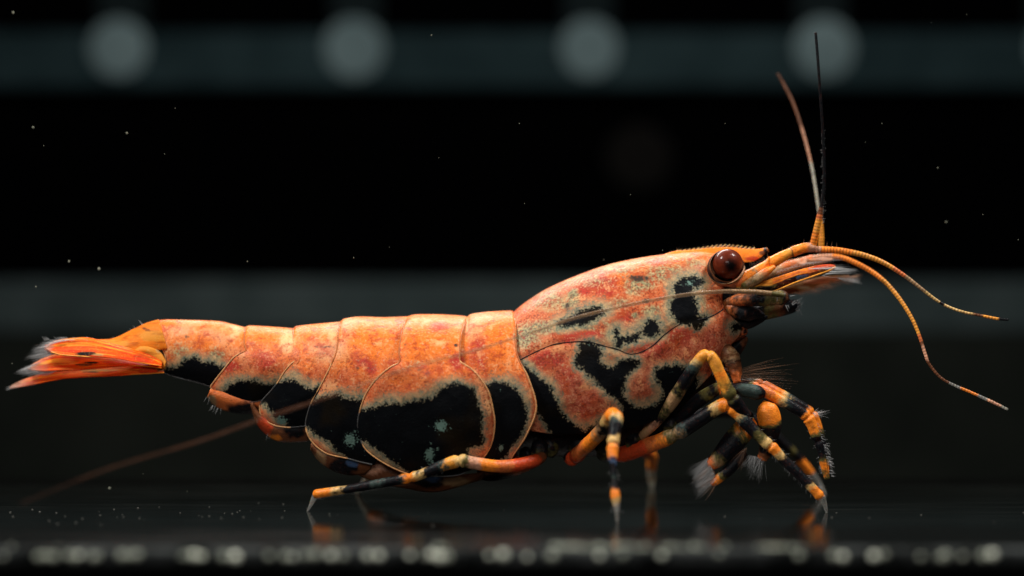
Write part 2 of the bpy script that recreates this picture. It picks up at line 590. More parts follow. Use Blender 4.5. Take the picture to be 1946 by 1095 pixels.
BLACK = dict(
    carapace=[
        z4([(530, 540), (575, 580), (640, 640), (710, 690), (740, 770), (790, 890), (850, 950), (900, 985), (960, 1005), (990, 1040), (740, 1050), (740, 1015), (700, 950), (625, 830), (600, 700), (540, 590)]),
        z4([(960, 370), (1010, 360), (1070, 390), (1090, 430), (1075, 490), (1110, 540), (1160, 560), (1210, 550), (1250, 510), (1320, 490), (1370, 500), (1340, 540), (1290, 580), (1265, 620), (1250, 700), (1260, 770), (1290, 820), (1340, 850), (1420, 860), (1500, 840), (1560, 780), (1580, 700), (1540, 640), (1500, 600), (1520, 560), (1600, 540), (1680, 545), (1720, 560), (1800, 640), (1800, 800), (1560, 1100), (1000, 1100), (985, 1020), (1100, 950), (1240, 930), (1275, 850), (1265, 800), (1180, 740), (1130, 690), (1060, 620), (1010, 580), (980, 540), (930, 510), (925, 480), (950, 430)]),
        z5([(1260, 410), (1320, 360), (1400, 340), (1450, 370), (1440, 390), (1380, 410), (1370, 450), (1390, 500), (1400, 560), (1410, 620), (1420, 645), (1480, 645), (1450, 680), (1420, 710), (1390, 680), (1320, 670), (1260, 630), (1235, 580), (1240, 540), (1260, 500), (1280, 470), (1270, 440)]),
        z5([(400, 690), (480, 640), (560, 600), (700, 570), (730, 595), (650, 645), (590, 672), (500, 680)]),
        z5([(1040, 705), (1090, 660), (1130, 700), (1130, 745), (1080, 765), (1030, 750)]), z5([(815, 745), (850, 790), (920, 785), (1000, 755), (1010, 765), (930, 805), (860, 815), (845, 840), (830, 800)]),
        z5([(1680, 705), (1720, 690), (1745, 715), (1700, 735)]),
    ],
    s1=[z3([(1300, 30), (1430, 60), (1480, 40), (1560, 45), (1620, 90), (1660, 130), (1690, 200), (1700, 300), (1680, 370), (1640, 430), (1590, 490), (1560, 560), (1520, 590), (1480, 620), (1300, 640)])],
    s2=[z3([(440, 250), (540, 240), (600, 230), (650, 205), (720, 195), (800, 205), (880, 185), (960, 175), (1040, 150), (1090, 90), (1140, 60), (1190, 50), (1260, 70), (1310, 90), (1330, 140), (1350, 190), (1370, 260), (1360, 340), (1370, 400), (1380, 470), (1340, 490), (1290, 490), (1260, 520), (1270, 570), (1330, 620), (1330, 760), (900, 760), (860, 690), (800, 650), (740, 600), (640, 530), (590, 490), (530, 450), (470, 440), (440, 380)])],
    s3=[z3([(60, 190), (135, 165), (220, 150), (300, 130), (350, 150), (430, 170), (520, 170), (700, 300), (640, 680), (470, 640), (400, 590), (390, 560), (320, 520), (280, 470), (200, 420), (130, 370), (90, 330), (50, 300)])],
    s4=[z2([(535, 670), (575, 655), (640, 655), (690, 645), (740, 680), (780, 710), (840, 710), (950, 690), (950, 1000), (660, 1000), (650, 940), (580, 900), (550, 870), (530, 830), (480, 780), (430, 760)])],
    s5=[z2([(190, 720), (230, 680), (290, 650), (360, 645), (420, 660), (480, 690), (600, 680), (600, 800), (420, 800), (330, 790), (250, 775)])],
    s6=[z1([(1190, 560), (1280, 560), (1340, 540), (1380, 500), (1440, 480), (1480, 515), (1560, 520), (1620, 545), (1700, 560), (1680, 720), (1480, 680), (1200, 620)])],
)
DOTS = [(838.8, 810, 13, 12, 1.0), (817, 866, 10, 17, .95), (666.5, 835, 15, 13, 1.0), (535, 800, 12, 10, .9), (832, 853, 4, 4, .8),
        (1310, 538, 12, 6, .8), (1012 + 108, 655, 6, 3, .7), (1006, 704, 6, 8, .0), (951, 851, 6, 7, .9)]
RED = [(1140, 536, 32, 18, .75), (1108, 552, 24, 14, .6), (1150, 556, 30, 12, .55), (1188, 606, 20, 18, .6), (1108, 640, 48, 10, 1.0), (1080, 646, 30, 8, .8),
       (1205, 662, 24, 9, .9), (1045, 684, 40, 16, .85), (1085, 716, 36, 26, .7), (1110, 770, 40, 36, .6), (1240, 664, 44, 22, .9), (1290, 640, 38, 24, .8),
       (1345, 650, 36, 30, .6), (1228, 745, 20, 16, .4), (694, 690, 26, 12, .6), (706, 702, 14, 16, .6), (680, 676, 16, 10, .4), (803, 697, 26, 9, .55), (812, 708, 12, 12, .55), (760, 640, 22, 16, .35), (740, 690, 18, 12, .35), (850, 668, 14, 20, .4), (868, 690, 16, 18, .9), (908, 676, 28, 40, .55),
       (500, 685, 34, 24, .6), (437, 696, 26, 12, .7), (600, 665, 30, 24, .4), (835, 625, 20, 14, .45), (1385, 615, 30, 20, .3), (660, 722, 30, 20, .3), (1250, 500, 40, 10, .35)]
PALE = [(545, 652, 18, 26, .8), (447, 635, 18, 20, .6), (632, 640, 14, 26, .5), (720, 650, 20, 12, .5), (833, 652, 26, 10, .6), (660, 605, 14, 10, .3), (560, 610, 40, 10, .2),
        (340, 650, 24, 14, .3), (1120, 680, 22, 14, .35), (1215, 735, 26, 30, .35), (1040, 585, 26, 12, .5), (1060, 575, 22, 10, .6), (1200, 575, 26, 12, .35), (740, 770, 70, 10, .45), (930, 770, 10, 60, .6), (1005, 790, 9, 50, .6), (520, 740, 40, 14, .35), (620, 735, 30, 14, .35), (640, 850, 40, 20, .5), (760, 870, 60, 20, .5)]
GRN = [(1000, 640, 26, 26, .8), (1040, 622, 40, 13, .85), (1110, 618, 52, 10, .85), (1090, 566, 13, 20, .85), (1078, 580, 20, 8, .7), (1215, 540, 30, 13, .9), (1205, 552, 18, 12, .6), (1240, 594, 20, 16, .75),
       (1278, 586, 14, 34, .8), (1332, 585, 12, 32, .6), (1207, 600, 8, 7, .8), (1160, 638, 22, 16, .55), (1250, 640, 40, 8, .5), (1180, 650, 18, 14, .6), (1285, 520, 24, 8, .5), (340, 668, 28, 16, .5), (410, 674, 20, 12, .7), (1350, 490, 20, 6, .2),
       (1330, 690, 30, 14, .5), (1015, 720, 8, 16, .8), (1380, 640, 18, 20, .45), (1165, 665, 14, 12, .4), (1010, 705, 10, 20, .6), (790, 690, 10, 8, .3),
       (1045, 572, 46, 22, .55), (1120, 535, 50, 14, .42), (1265, 520, 60, 22, .58), (1180, 512, 44, 12, .5), (1140, 590, 34, 14, .55), (1320, 500, 30, 14, .45), (1180, 575, 26, 12, .5), (1230, 615, 30, 12, .5)]
DRK = [(1078, 584, 5, 10, .9), (1088, 562, 8, 4, .7), (1212, 529, 24, 7, 1.0), (1228, 572, 12, 7, .7), (1175, 642, 7, 14, .9), (1200, 642, 22, 4, .95), (1185, 646, 10, 4, .9), (694, 687, 18, 5, .5), (704, 698, 12, 8, .5), (712, 682, 6, 6, .5), (800, 702, 14, 5, .48), (812, 708, 8, 9, .48), (724, 664, 14, 4, .5), (704, 652, 14, 4, .45), (770, 655, 8, 4, .5), (617, 659, 20, 3, .8), (610, 672, 12, 4, .5), (867, 656, 5, 3, 1.0),
       (1300, 524, 10, 4, .5), (1250, 610, 8, 10, .7), (1236, 630, 14, 6, .6), (1357, 635, 6, 6, .6), (1372, 628, 8, 5, .6), (1382, 650, 8, 6, .6), (1335, 630, 5, 5, .5), (1215, 505, 40, 10, .3), (1395, 640, 10, 14, .6), (680, 700, 5, 5, .6), (355, 640, 6, 4, .6), (313, 647, 4, 3, .8), (300, 640, 12, 3, .5), (1010, 572, 20, 14, .35), (600, 700, 4, 3, .7), (800, 748, 4, 4, .7), (505, 716, 5, 4, .7)]
SUTURE = z5([(105, 955), (160, 925), (250, 880), (350, 840), (450, 822), (570, 815), (650, 825), (740, 850), (830, 872), (880, 895), (930, 907), (1000, 895), (1060, 865), (1110, 830), (1160, 780), (1230, 725), (1310, 675), (1340, 665)]) + \
    z5([(1420, 655), (1490, 640), (1550, 615), (1600, 585), (1620, 570)])


def shell_attrs(o, q, key, edge, h, suture=None):
    """q: side-view points of every vertex; edge: distance to the plate's free edge; h: height share"""
    fattr(o, "blk", sdf(q, BLACK.get(key, [])))
    fattr(o, "halo", np.full(len(q), 1.0))
    fattr(o, "red", blobs(q, RED))
    fattr(o, "pale", blobs(q, PALE))
    fattr(o, "grn", blobs(q, GRN))
    fattr(o, "drk", blobs(q, DRK))
    fattr(o, "dot", blobs(q, DOTS))
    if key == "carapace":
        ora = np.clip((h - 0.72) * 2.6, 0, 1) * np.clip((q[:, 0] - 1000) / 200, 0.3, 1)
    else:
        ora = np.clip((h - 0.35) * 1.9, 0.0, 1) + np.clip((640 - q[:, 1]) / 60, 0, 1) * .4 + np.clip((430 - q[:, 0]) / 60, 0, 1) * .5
    fattr(o, "ora", np.clip(ora, 0, 1))  # orange rises towards the ridge, with the backlit glow painted into it
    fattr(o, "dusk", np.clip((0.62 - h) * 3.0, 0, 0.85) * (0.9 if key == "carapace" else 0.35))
    seam = np.clip(1 - edge / 1.6, 0, 1) * 0.55
    fattr(o, "seam", seam)


NEAR_SHELL = {}
RIMS = []


def plate(name, key, T, L, R, B, h0, curl, lift, nu, nv, label=None, free=("L", "R", "B"), bulge=0.0, wscale=1.0):
    """a bent shell plate from its four borders in side view, mirrored over the back"""
    n = 240
    T, L, R, B = [catmull(c, n) for c in (T, L, R, B)]
    L, R = L[::-1], R[::-1]                 # now bottom -> top
    vv = np.linspace(0, 1, nv)
    vs = 0.42
    hh = np.where(vv < vs, vv / vs * h0, h0 + (1 - h0) * np.sin(np.clip((vv - vs) / (1 - vs), 0, 1) * math.pi / 2))
    uu = np.linspace(0, 1, nu)
    f = np.linspace(0, 1, n)
    ip = lambda c, t: np.stack([np.interp(t, f, c[:, 0]), np.interp(t, f, c[:, 1])], axis=1)
    Lh, Rh, Tu, Bu = ip(L, hh), ip(R, hh), ip(T, uu), ip(B, uu)
    u, h = uu[:, None, None], hh[None, :, None]
    q = (1 - u) * Lh[None] + u * Rh[None] + (1 - h) * Bu[:, None] + h * Tu[:, None] \
        - ((1 - u) * (1 - h) * B[0] + u * (1 - h) * B[-1] + (1 - u) * h * T[0] + u * h * T[-1])
    q = q.reshape(-1, 2)
    hf = np.broadcast_to(hh[None, :], (nu, nv)).ravel()
    uf = np.broadcast_to(uu[:, None], (nu, nv)).ravel()
    prof = np.where(hf > h0, np.sqrt(np.clip(1 - ((hf - h0) / (1 - h0)) ** 2, 0, 1)), 1 - curl * ((h0 - hf) / h0) ** 2)
    edge = np.full(len(q), 99.0)
    for c, nm in ((L, "L"), (R, "R"), (B, "B")):
        if nm in free:
            edge = np.minimum(edge, seg_dist(q, c[::3], False))
    sut = seg_dist(q, SUTURE, False) if key == "carapace" else None
    wid = width_at(q[:, 0]) * wscale + lift
    wid = wid + bulge * np.clip(edge / 60, 0, 1) - 3.0 * np.exp(-edge / 7)
    if sut is not None:
        wid = wid + 3.5 * np.exp(-(sut / 20.0) ** 2) - 3.0 * np.exp(-(sut / 7.0) ** 2)
    wid = wid + 2.6 * (vnoise(np.c_[q / 30, np.zeros(len(q))], 3) - 0.5) * np.clip(edge / 15, 0, 1)
    Y = YM - wid * prof
    v = P(q[:, 0], q[:, 1], Y)
    far = v.copy()
    far[:, 1] = 2 * YM - v[:, 1]
    if sut is not None:
        NEAR_SHELL["q"], NEAR_SHELL["Y"] = q, Y
    nn = nu * nv
    idx_far = np.arange(nn) + nn
    top = np.arange(nu) * nv + nv - 1
    idx_far[top] = top                       # the two sides share the ridge
    fn = grid_faces(nu, nv)
    ff = idx_far[grid_faces(nu, nv, True)]
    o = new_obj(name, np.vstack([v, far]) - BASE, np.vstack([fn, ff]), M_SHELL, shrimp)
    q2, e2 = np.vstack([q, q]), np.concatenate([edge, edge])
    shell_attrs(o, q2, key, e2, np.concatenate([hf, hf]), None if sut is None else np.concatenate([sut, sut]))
    # drop the unused copies of the ridge
    import bmesh
    bm = bmesh.new()
    bm.from_mesh(o.data)
    bmesh.ops.delete(bm, geom=[x for x in bm.verts if not x.link_faces], context='VERTS')
    bmesh.ops.recalc_face_normals(bm, faces=bm.faces)
    # make the normals point away from the middle
    s = sum((fc.normal.y * (fc.calc_center_median().y)) for fc in bm.faces)
    if s < 0:
        bmesh.ops.reverse_faces(bm, faces=bm.faces)
    bm.to_mesh(o.data)
    bm.free()
    o.data.polygons.foreach_set("use_smooth", [True] * len(o.data.polygons))
    so = o.modifiers.new("thickness", 'SOLIDIFY')
    so.thickness = 4 * S
    so.offset = -1
    if label:
        o["label"] = label
    g = np.c_[q, Y].reshape(nu, nv, 3)
    path = []
    if "R" in free and "L" not in free:
        path = list(g[-1, ::-1])
    elif "L" in free:
        path = list(g[0, ::-1]) + list(g[1:, 0])
        if "R" in free:
            path += list(g[-1, 1:])
    RIMS.append((o, [tuple(p) for p in path], key))
    return o


carapace = plate("carapace", "carapace",
                 T=[(966, 602), (975, 594), (991, 580), (1011, 566), (1037, 550), (1076, 532), (1114, 517), (1153, 504), (1191, 495), (1243, 486), (1289, 481), (1332, 478), (1372, 482)],
                 L=[(966, 602), (972, 640), (980, 690), (992, 730), (1000, 770), (1002, 800), (1010, 820)],
                 R=[(1372, 482), (1352, 497), (1347, 515), (1356, 534), (1376, 546), (1373, 562), (1375, 580), (1383, 594), (1398, 608), (1409, 620), (1406, 637), (1391, 654), (1378, 672), (1371, 690)],
                 B=[(1010, 820), (1050, 825), (1100, 825), (1140, 823), (1180, 818), (1220, 810), (1250, 795), (1290, 770), (1330, 735), (1371, 690)],
                 h0=0.36, curl=0.16, lift=0, nu=124, nv=110, label="domed carapace with a wavy seam and black blotches", free=("R", "B"), bulge=6)

SEAMS = []


def seam_line(pts, r0):
    c = catmull(pts, 90)
    out = []
    for i, (x, y) in enumerate(c[::3]):
        d2 = ((NEAR_SHELL["q"] - (x, y)) ** 2).sum(axis=1)
        k = np.argsort(d2)[:4]
        w = 1 / (d2[k] + .2)
        out.append((x, y, float((NEAR_SHELL["Y"][k] * w).sum() / w.sum()) + 0.2, r0 * (0.75 + 0.5 * random.random())))
    return out


seg6 = plate("abdominal_segment", "s6",
             T=z1([(1158, 194), (1200, 187), (1300, 186), (1600, 196), (1700, 215), (1835, 250)]),
             L=z1([(1158, 194), (1150, 290), (1175, 360), (1215, 430), (1228, 500), (1215, 580)]),
             R=z1([(1835, 250), (1850, 400), (1800, 520), (1700, 690)]),
             B=z1([(1215, 580), (1300, 610), (1480, 655), (1560, 680), (1700, 690)]),
             h0=0.35, curl=0.35, lift=-3, nu=60, nv=60, free=("L", "B"))
seg5 = plate("abdominal_segment", "s5",
             T=z2([(335, 243), (350, 233), (380, 230), (500, 236), (680, 250), (730, 258)]),
             L=z2([(335, 243), (328, 330), (330, 385), (338, 415), (290, 438), (240, 475), (170, 560), (100, 650), (75, 690)]),
             R=z2([(730, 258), (740, 400), (730, 500), (650, 620), (570, 735)]),
             B=z2([(75, 690), (110, 720), (150, 742), (230, 778), (330, 793), (420, 790), (490, 768), (570, 735)]),
             h0=0.45, curl=0.22, lift=4, nu=60, nv=64, free=("L", "B"), bulge=4)
seg4 = plate("abdominal_segment", "s4",
             T=z2([(692, 250), (705, 237), (740, 230), (850, 218), (1030, 202), (1095, 200)]),
             L=z2([(692, 250), (689, 330), (698, 420), (708, 482), (672, 515), (620, 575), (575, 650), (525, 712), (465, 778), (440, 830)]),
             R=z2([(1095, 200), (1075, 400), (1010, 600), (920, 800), (850, 960)]),
             B=z2([(440, 830), (452, 890), (500, 940), (560, 970), (650, 982), (750, 975), (850, 960)]),
             h0=0.48, curl=0.2, lift=11, nu=64, nv=76, free=("L", "B"), bulge=4)
seg3 = plate("abdominal_segment", "s3",
             T=z2([(1040, 200), (1055, 184), (1085, 174), (1180, 162), (1350, 165), (1520, 158), (1580, 158)]),
             L=z2([(1040, 200), (1025, 280), (1016, 380), (1000, 450), (950, 560), (890, 680), (835, 775)]) + z3([(98, 250), (80, 330)]),
             R=[(786, 602), (780, 680), (745, 760), (728, 830), (712, 884)],
             B=z3([(80, 330), (95, 410), (150, 490), (230, 550), (300, 572), (390, 590), (480, 615), (592, 640)]),
             h0=0.5, curl=0.18, lift=18, nu=70, nv=84, free=("L", "B"), bulge=5)
seg1 = plate("abdominal_segment", "s1",
             T=[(862, 606), (886, 603), (896, 597), (924, 593), (960, 591), (973, 591), (978, 596)],
             L=[(862, 606), (862, 690), (872, 760), (885, 830), (900, 884)],
             R=[(978, 596), (980, 624), (981, 663), (987, 686), (1000, 709), (1010, 735), (1017, 758), (1019, 777), (1014, 797), (1006, 815), (996, 835), (982, 855), (968, 876)],
             B=[(900, 884), (920, 889), (945, 888), (968, 876)],
             h0=0.5, curl=0.16, lift=22, nu=50, nv=92, free=("R", "B"), bulge=3)
seg2 = plate("abdominal_segment", "s2",
             T=[(772, 605), (777, 601), (786, 598.5), (800, 597.7), (840, 598), (875, 600), (886, 602), (889, 606)],
             L=z2([(1526, 175), (1500, 250), (1480, 350), (1473, 440), (1478, 497), (1420, 530), (1340, 590), (1260, 680), (1212, 770)]) + z3([(480, 250), (466, 340), (478, 425)]),
             R=[(889, 606), (880, 625), (875, 650), (874, 685), (881, 692), (897, 702), (913, 720), (924, 736), (931, 752), (937, 780), (940, 805), (936, 836), (927, 858), (914, 876)],
             B=z3([(478, 425), (520, 515), (600, 585), (700, 645), (800, 690), (900, 712), (1050, 722), (1200, 712), (1300, 672), (1378, 607)]),
             h0=0.55, curl=0.2, lift=38, nu=92, nv=110, label="widest abdominal plate with a big black patch", bulge=6)
for o, t in ((seg6, "last, longest ring of the abdomen before the tail fan"), (seg5, "small rear ring with a black oval at its lower edge"),
             (seg4, "ring with a pale lower corner and black side"), (seg3, "ring with a black flank and pale lower rim"), (seg1, "first ring just behind the carapace")):
    o["label"] = t


def tube(pts, n_side=14, step=3.0, flat=1.0, cap=True, joints=()):
    """round limb through (px, py, Y, radius) points -> verts, faces, t (control index of each vertex), ring angle"""
    p = np.asarray(pts, float)
    p = np.c_[p, np.arange(len(p))]
    length = np.linalg.norm(np.diff(p[:, :3], axis=0), axis=1).sum()
    c = catmull(p, max(8, int(length / step)))
    w = P(c[:, 0], c[:, 1], c[:, 2])
    r = c[:, 3].copy()
    for j in joints:                         # hinge: a pinch between two swollen ends
        r *= 1 - 0.20 * np.exp(-((c[:, 4] - j) / .10) ** 2) + 0.10 * np.exp(-((c[:, 4] - j - .32) / .2) ** 2) + 0.10 * np.exp(-((c[:, 4] - j + .32) / .2) ** 2)
    if joints:
        r *= 0.90 + 0.10 * (vnoise(np.c_[c[:, :2] / 16, c[:, 2] * 0], 77) - .5)
    r = np.maximum(r, 0.4)
    t = np.gradient(w, axis=0)
    t /= np.linalg.norm(t, axis=1)[:, None] + 1e-9
    ref = np.array([0.0, 1.0, 0.0])
    a = np.cross(t, ref)
    bad = np.linalg.norm(a, axis=1) < 0.15
    a[bad] = np.cross(t[bad], [1.0, 0, 0])
    a /= np.linalg.norm(a, axis=1)[:, None]
    b = np.cross(a, t)
    th = np.linspace(0, 2 * math.pi, n_side, endpoint=False)
    ring = w[:, None, :] + r[:, None, None] * (np.cos(th)[None, :, None] * a[:, None, :] + flat * np.sin(th)[None, :, None] * b[:, None, :])
    m = len(w)
    v = ring.reshape(-1, 3)
    i = np.arange(m - 1)[:, None] * n_side + np.arange(n_side)[None, :]
    j = np.arange(m - 1)[:, None] * n_side + (np.arange(n_side)[None, :] + 1) % n_side
    f = np.stack([i, j, j + n_side, i + n_side], axis=-1).reshape(-1, 4)
    tt = np.repeat(c[:, 4], n_side)
    faces = f.tolist()
    if cap:
        v = np.vstack([v, w[0] - t[0] * r[0] * 0.5, w[-1] + t[-1] * r[-1] * 0.5])
        tt = np.concatenate([tt, [c[0, 4], c[-1, 4]]])
        k0, k1 = len(v) - 2, len(v) - 1
        for s in range(n_side):
            s2 = (s + 1) % n_side
            faces.append((s2, s, k0))
            faces.append(((m - 1) * n_side + s, (m - 1) * n_side + s2, k1))
    return v, faces, tt


COL = dict(amber=(.50, .14, .03), slate=(.11, .11, .11), peach=(.72, .36, .15), red=(.58, .060, .014), rust=(.64, .15, .035), ora=(.90, .24, .018), yel=(.80, .31, .035), cream=(.64, .40, .14), blk=(.005, .006, .008),
           teal=(.040, .062, .055), tan=(.36, .21, .10), grey=(.34, .33, .30), olive=(.10, .085, .025), brown=(.16, .055, .022), pink=(.62, .30, .18),
           pale=(.55, .52, .42), blue=(.05, .10, .20))


def band_colors(t, bands, v, jitter=0.12):
    """bands: list of (control index where it starts, colour name, opacity)"""
    out = np.zeros((len(t), 3))
    al = np.zeros(len(t))
    n = 4
    for k_ in range(n):
        tj = t + (vnoise(v / 3.2, 5 + k_) - 0.5) * jitter * 2.6 + (vnoise(v / 12.0, 9) - 0.5) * jitter * 2.4
        o1 = np.tile(np.asarray(COL[bands[0][1]], float), (len(t), 1))
        a1 = np.full(len(t), bands[0][2] if len(bands[0]) > 2 else 1.0)
        for s, c, *a in bands:
            k = tj >= s
            o1[k] = COL[c]
            a1[k] = a[0] if a else 1.0
        out += o1 / n
        al += a1 / n
    # cloudy pigment along the limb
    cl = vnoise(v / 7.0, 12)
    out *= (0.58 + 0.30 * cl + 0.5 * vnoise(v / 3.0, 14))[:, None]
    return out, al


def limb(name, pts, bands, parent=None, label=None, flat=1.0, n_side=26, step=1.7, jitter=0.2, lumpy=0.0, mat=None, joints=()):
    v, f, t = tube(pts, n_side, step, flat, True, joints)
    c, a = band_colors(t, bands, v, jitter)
    if lumpy:
        v = v + lumpy * (vnoise(v / 9.0, 2)[:, None] - 0.5)
    o = new_obj(name, v - BASE, f, mat or M_LIMB, parent or shrimp)
    cattr(o, "Col", np.c_[c, np.ones(len(c))])
    fattr(o, "clear", a)
    if label:
        o["label"] = label
    return o


def hairs(name, lst, parent, mat, taper=True):
    """lst of (start xyz, end xyz, radius, sag vector): fine bristles joined into one part"""
    v, f = [], []
    th = [0, 2.094, 4.189]
    for a, b, r, sag in lst:
        a, b, sag = np.asarray(a, float), np.asarray(b, float), np.asarray(sag, float)
        d = b - a
        d = d / (np.linalg.norm(d) + 1e-9)
        e1 = np.cross(d, [0.0, 1.0, 0.01])
        e1 /= np.linalg.norm(e1) + 1e-9
        e2 = np.cross(d, e1)
        k0 = len(v)
        for i in range(4):
            s = i / 3
            c = a + (b - a) * s + sag * 4 * s * (1 - s)
            rr = r * (1 - 0.85 * s if taper else 1.0)
            for q in th:
                v.append(c + rr * (math.cos(q) * e1 + math.sin(q) * e2))
        for i in range(3):
            for q in range(3):
                q2 = (q + 1) % 3
                f.append((k0 + i * 3 + q, k0 + i * 3 + q2, k0 + i * 3 + 3 + q2, k0 + i * 3 + 3 + q))
    return new_obj(name, np.array(v) - BASE, f, mat, parent, kind="stuff")


def blade(name, U, Lw, yU, yL, colf, nu=60, nv=24, bulge=6.0, thick=3.0, parent=None, label=None, mat=None, both=False):
    """leaf-like blade between an upper and a lower outline; yU, yL: depth along them (start, end)"""
    A, B = catmull(U, nu), catmull(Lw, nu)
    s = np.linspace(0, 1, nu)[:, None]
    w = np.linspace(0, 1, nv)[None, :]
    q = A[:, None, :] * (1 - w[..., None]) + B[:, None, :] * w[..., None]
    Yu = np.interp(s[:, 0], np.linspace(0, 1, len(yU)), yU)[:, None]
    Yl = np.interp(s[:, 0], np.linspace(0, 1, len(yL)), yL)[:, None]
    Y = Yu * (1 - w) + Yl * w - bulge * 4 * w * (1 - w)
    q = q.reshape(-1, 2)
    Y = Y.ravel()
    v = P(q[:, 0], q[:, 1], Y)
    o = new_obj(name, v - BASE, grid_faces(nu, nv), mat or M_FAN, parent or shrimp)
    sf = np.broadcast_to(s, (nu, nv)).ravel()
    wf = np.broadcast_to(w, (nu, nv)).ravel()
    c, a = colf(q, sf, wf)
    cattr(o, "Col", np.c_[c, np.ones(len(c))])
    fattr(o, "clear", a)
    so = o.modifiers.new("thickness", 'SOLIDIFY')
    so.thickness = thick * S
    so.offset = 0
    if label:
        o["label"] = label
    return o


def lerp_cols(q, base, spots):
    """base colour and soft colour spots (x, y, rx, ry, colour)"""
    c = np.tile(np.asarray(COL[base] if isinstance(base, str) else base, float), (len(q), 1))
    for x, y, rx, ry, cn, *k in spots:
        nz = (vnoise(np.c_[q / 7, np.zeros(len(q))], 4) - 0.5) * 0.9
        e = ((q[:, 0] - x) / rx) ** 2 + ((q[:, 1] - y) / ry) ** 2 + nz
        m = np.clip((1.25 - e) / 0.6, 0, 1)[:, None]
        c = c * (1 - m) + np.asarray(COL[cn], float) * m
    return c


for o_, path, key in RIMS:
    if o_ is carapace:
        continue
    pp = path[2::4]
    dd = sdf(np.array([p[:2] for p in pp]), BLACK[key])
    bands = []
    for i, p in enumerate(pp):
        low = p[1] > 688 or (key in ("s4", "s5", "s6") and p[1] > 668)
        bands.append((i, "slate" if dd[i] < 4 else ("peach" if low else "amber"), .6 if dd[i] < 4 else .8))
    limb("rim", [(x, y, yy - .6, 1.5) for x, y, yy in pp], bands, parent=o_, n_side=8, step=2.5)
SUT_A, SUT_B = SUTURE[:-5], SUTURE[-5:]
for sl in (SUT_A, SUT_B):
    limb("seam", seam_line(sl, 1.25), [(0, "blk")], parent=carapace, n_side=6, step=2.5)

# --- inner body that the plates lie on (dark underside, closes the shell from below)
xs = np.linspace(330, 1395, 90)
top = np.interp(xs, [330, 480, 650, 780, 980, 1100, 1250, 1395], [625, 632, 620, 615, 612, 540, 500, 500])
bot = np.interp(xs, [330, 420, 520, 640, 800, 950, 1010, 1060, 1200, 1290, 1340, 1395], [690, 725, 775, 845, 885, 868, 850, 868, 868, 815, 760, 690])
v, ns = [], 28
for x, t_, b_ in zip(xs, top, bot):
    for a in np.linspace(0, 2 * math.pi, ns, endpoint=False):
        w_ = width_at(x) * 0.80
        v.append(P(x, (t_ + b_) / 2 - (b_ - t_) / 2 * math.sin(a), YM - w_ * math.cos(a)))
f = []
for i in range(len(xs) - 1):
    for j in range(ns):
        j2 = (j + 1) % ns
        f.append((i * ns + j, i * ns + j2, (i + 1) * ns + j2, (i + 1) * ns + j))
f.append(tuple(range(ns)))
f.append(tuple(range((len(xs) - 1) * ns, len(xs) * ns))[::-1])
v = np.array(v)
inner = new_obj("underside", v - BASE, f, M_LIMB, shrimp)
cc = np.tile(COL["blk"], (len(v), 1)) + np.array([.05, .02, .008]) * np.clip(vnoise(v / 25, 3) - .45, 0, 1)[:, None] * 2.2
cattr(inner, "Col", np.c_[cc, np.ones(len(v))])
fattr(inner, "clear", np.ones(len(v)))
inner["label"] = "dark soft underside below the shell plates"

# --- tail fan


def fan_col(base, spots, tip=None, streak=0.0):
    def fn(q, s, w):
        c = lerp_cols(q, base, spots)
        if streak:
            k = (.6 * vnoise(np.c_[s * 3, w * 13, np.zeros(len(q))], 21) + .4 * vnoise(np.c_[s * 7, w * 24, np.zeros(len(q))], 23))[:, None]
            lo_, hi_ = np.array([.86, .045, .004]), np.array([1.0, .42, .03])
            dark = c.max(axis=1, keepdims=True) > .3
            a_, b_ = np.clip((.48 - k) * 6, 0, .85) * streak * dark, np.clip((k - .56) * 6, 0, .75) * streak * dark
            c = c * (1 - a_ - b_) + lo_ * a_ + hi_ * b_
        a = np.ones(len(q))
        if tip:
            nz = (vnoise(np.c_[q / 5, np.zeros(len(q))], 6) - .5) * 12
            e = np.clip((tip[0] - q[:, 0] + nz) / tip[1], 0, 1)
            a = 1 - e * (1 - tip[2])
            g = np.array([.55, .50, .42])
            c = c * (1 - e[:, None] * .7) + g * e[:, None] * .7
        return c, a
    return fn


FLAME = (1.0, .125, .004)
telson = blade("telson", z1([(560, 372), (700, 352), (840, 340), (1000, 265), (1090, 222), (1180, 196)]), z1([(560, 400), (700, 420), (840, 440), (1000, 440), (1100, 420), (1240, 400)]),
               [YM, YM, YM - 4, YM - 8, YM - 12], [YM - 20, YM - 22, YM - 30, YM - 34, YM - 36], fan_col("ora", [(295, 640, 30, 10, "yel"), (276, 627, 4, 2, "brown"), (283, 630, 5, 2, "brown"), (230, 655, 20, 6, "yel")]),
               bulge=8, thick=10, label="tapering middle plate of the tail fan")
uro_base = blade("uropod_base", z1([(985, 425), (1030, 392), (1080, 384), (1140, 400), (1190, 440), (1222, 500)]), z1([(985, 440), (1040, 455), (1090, 470), (1140, 500), (1180, 540), (1218, 545)]),
                 [YM - 34, YM - 40], [YM - 34, YM - 40], fan_col("yel", [(303, 664, 8, 8, "cream"), (270, 668, 8, 3, "ora")]), bulge=6, thick=5)
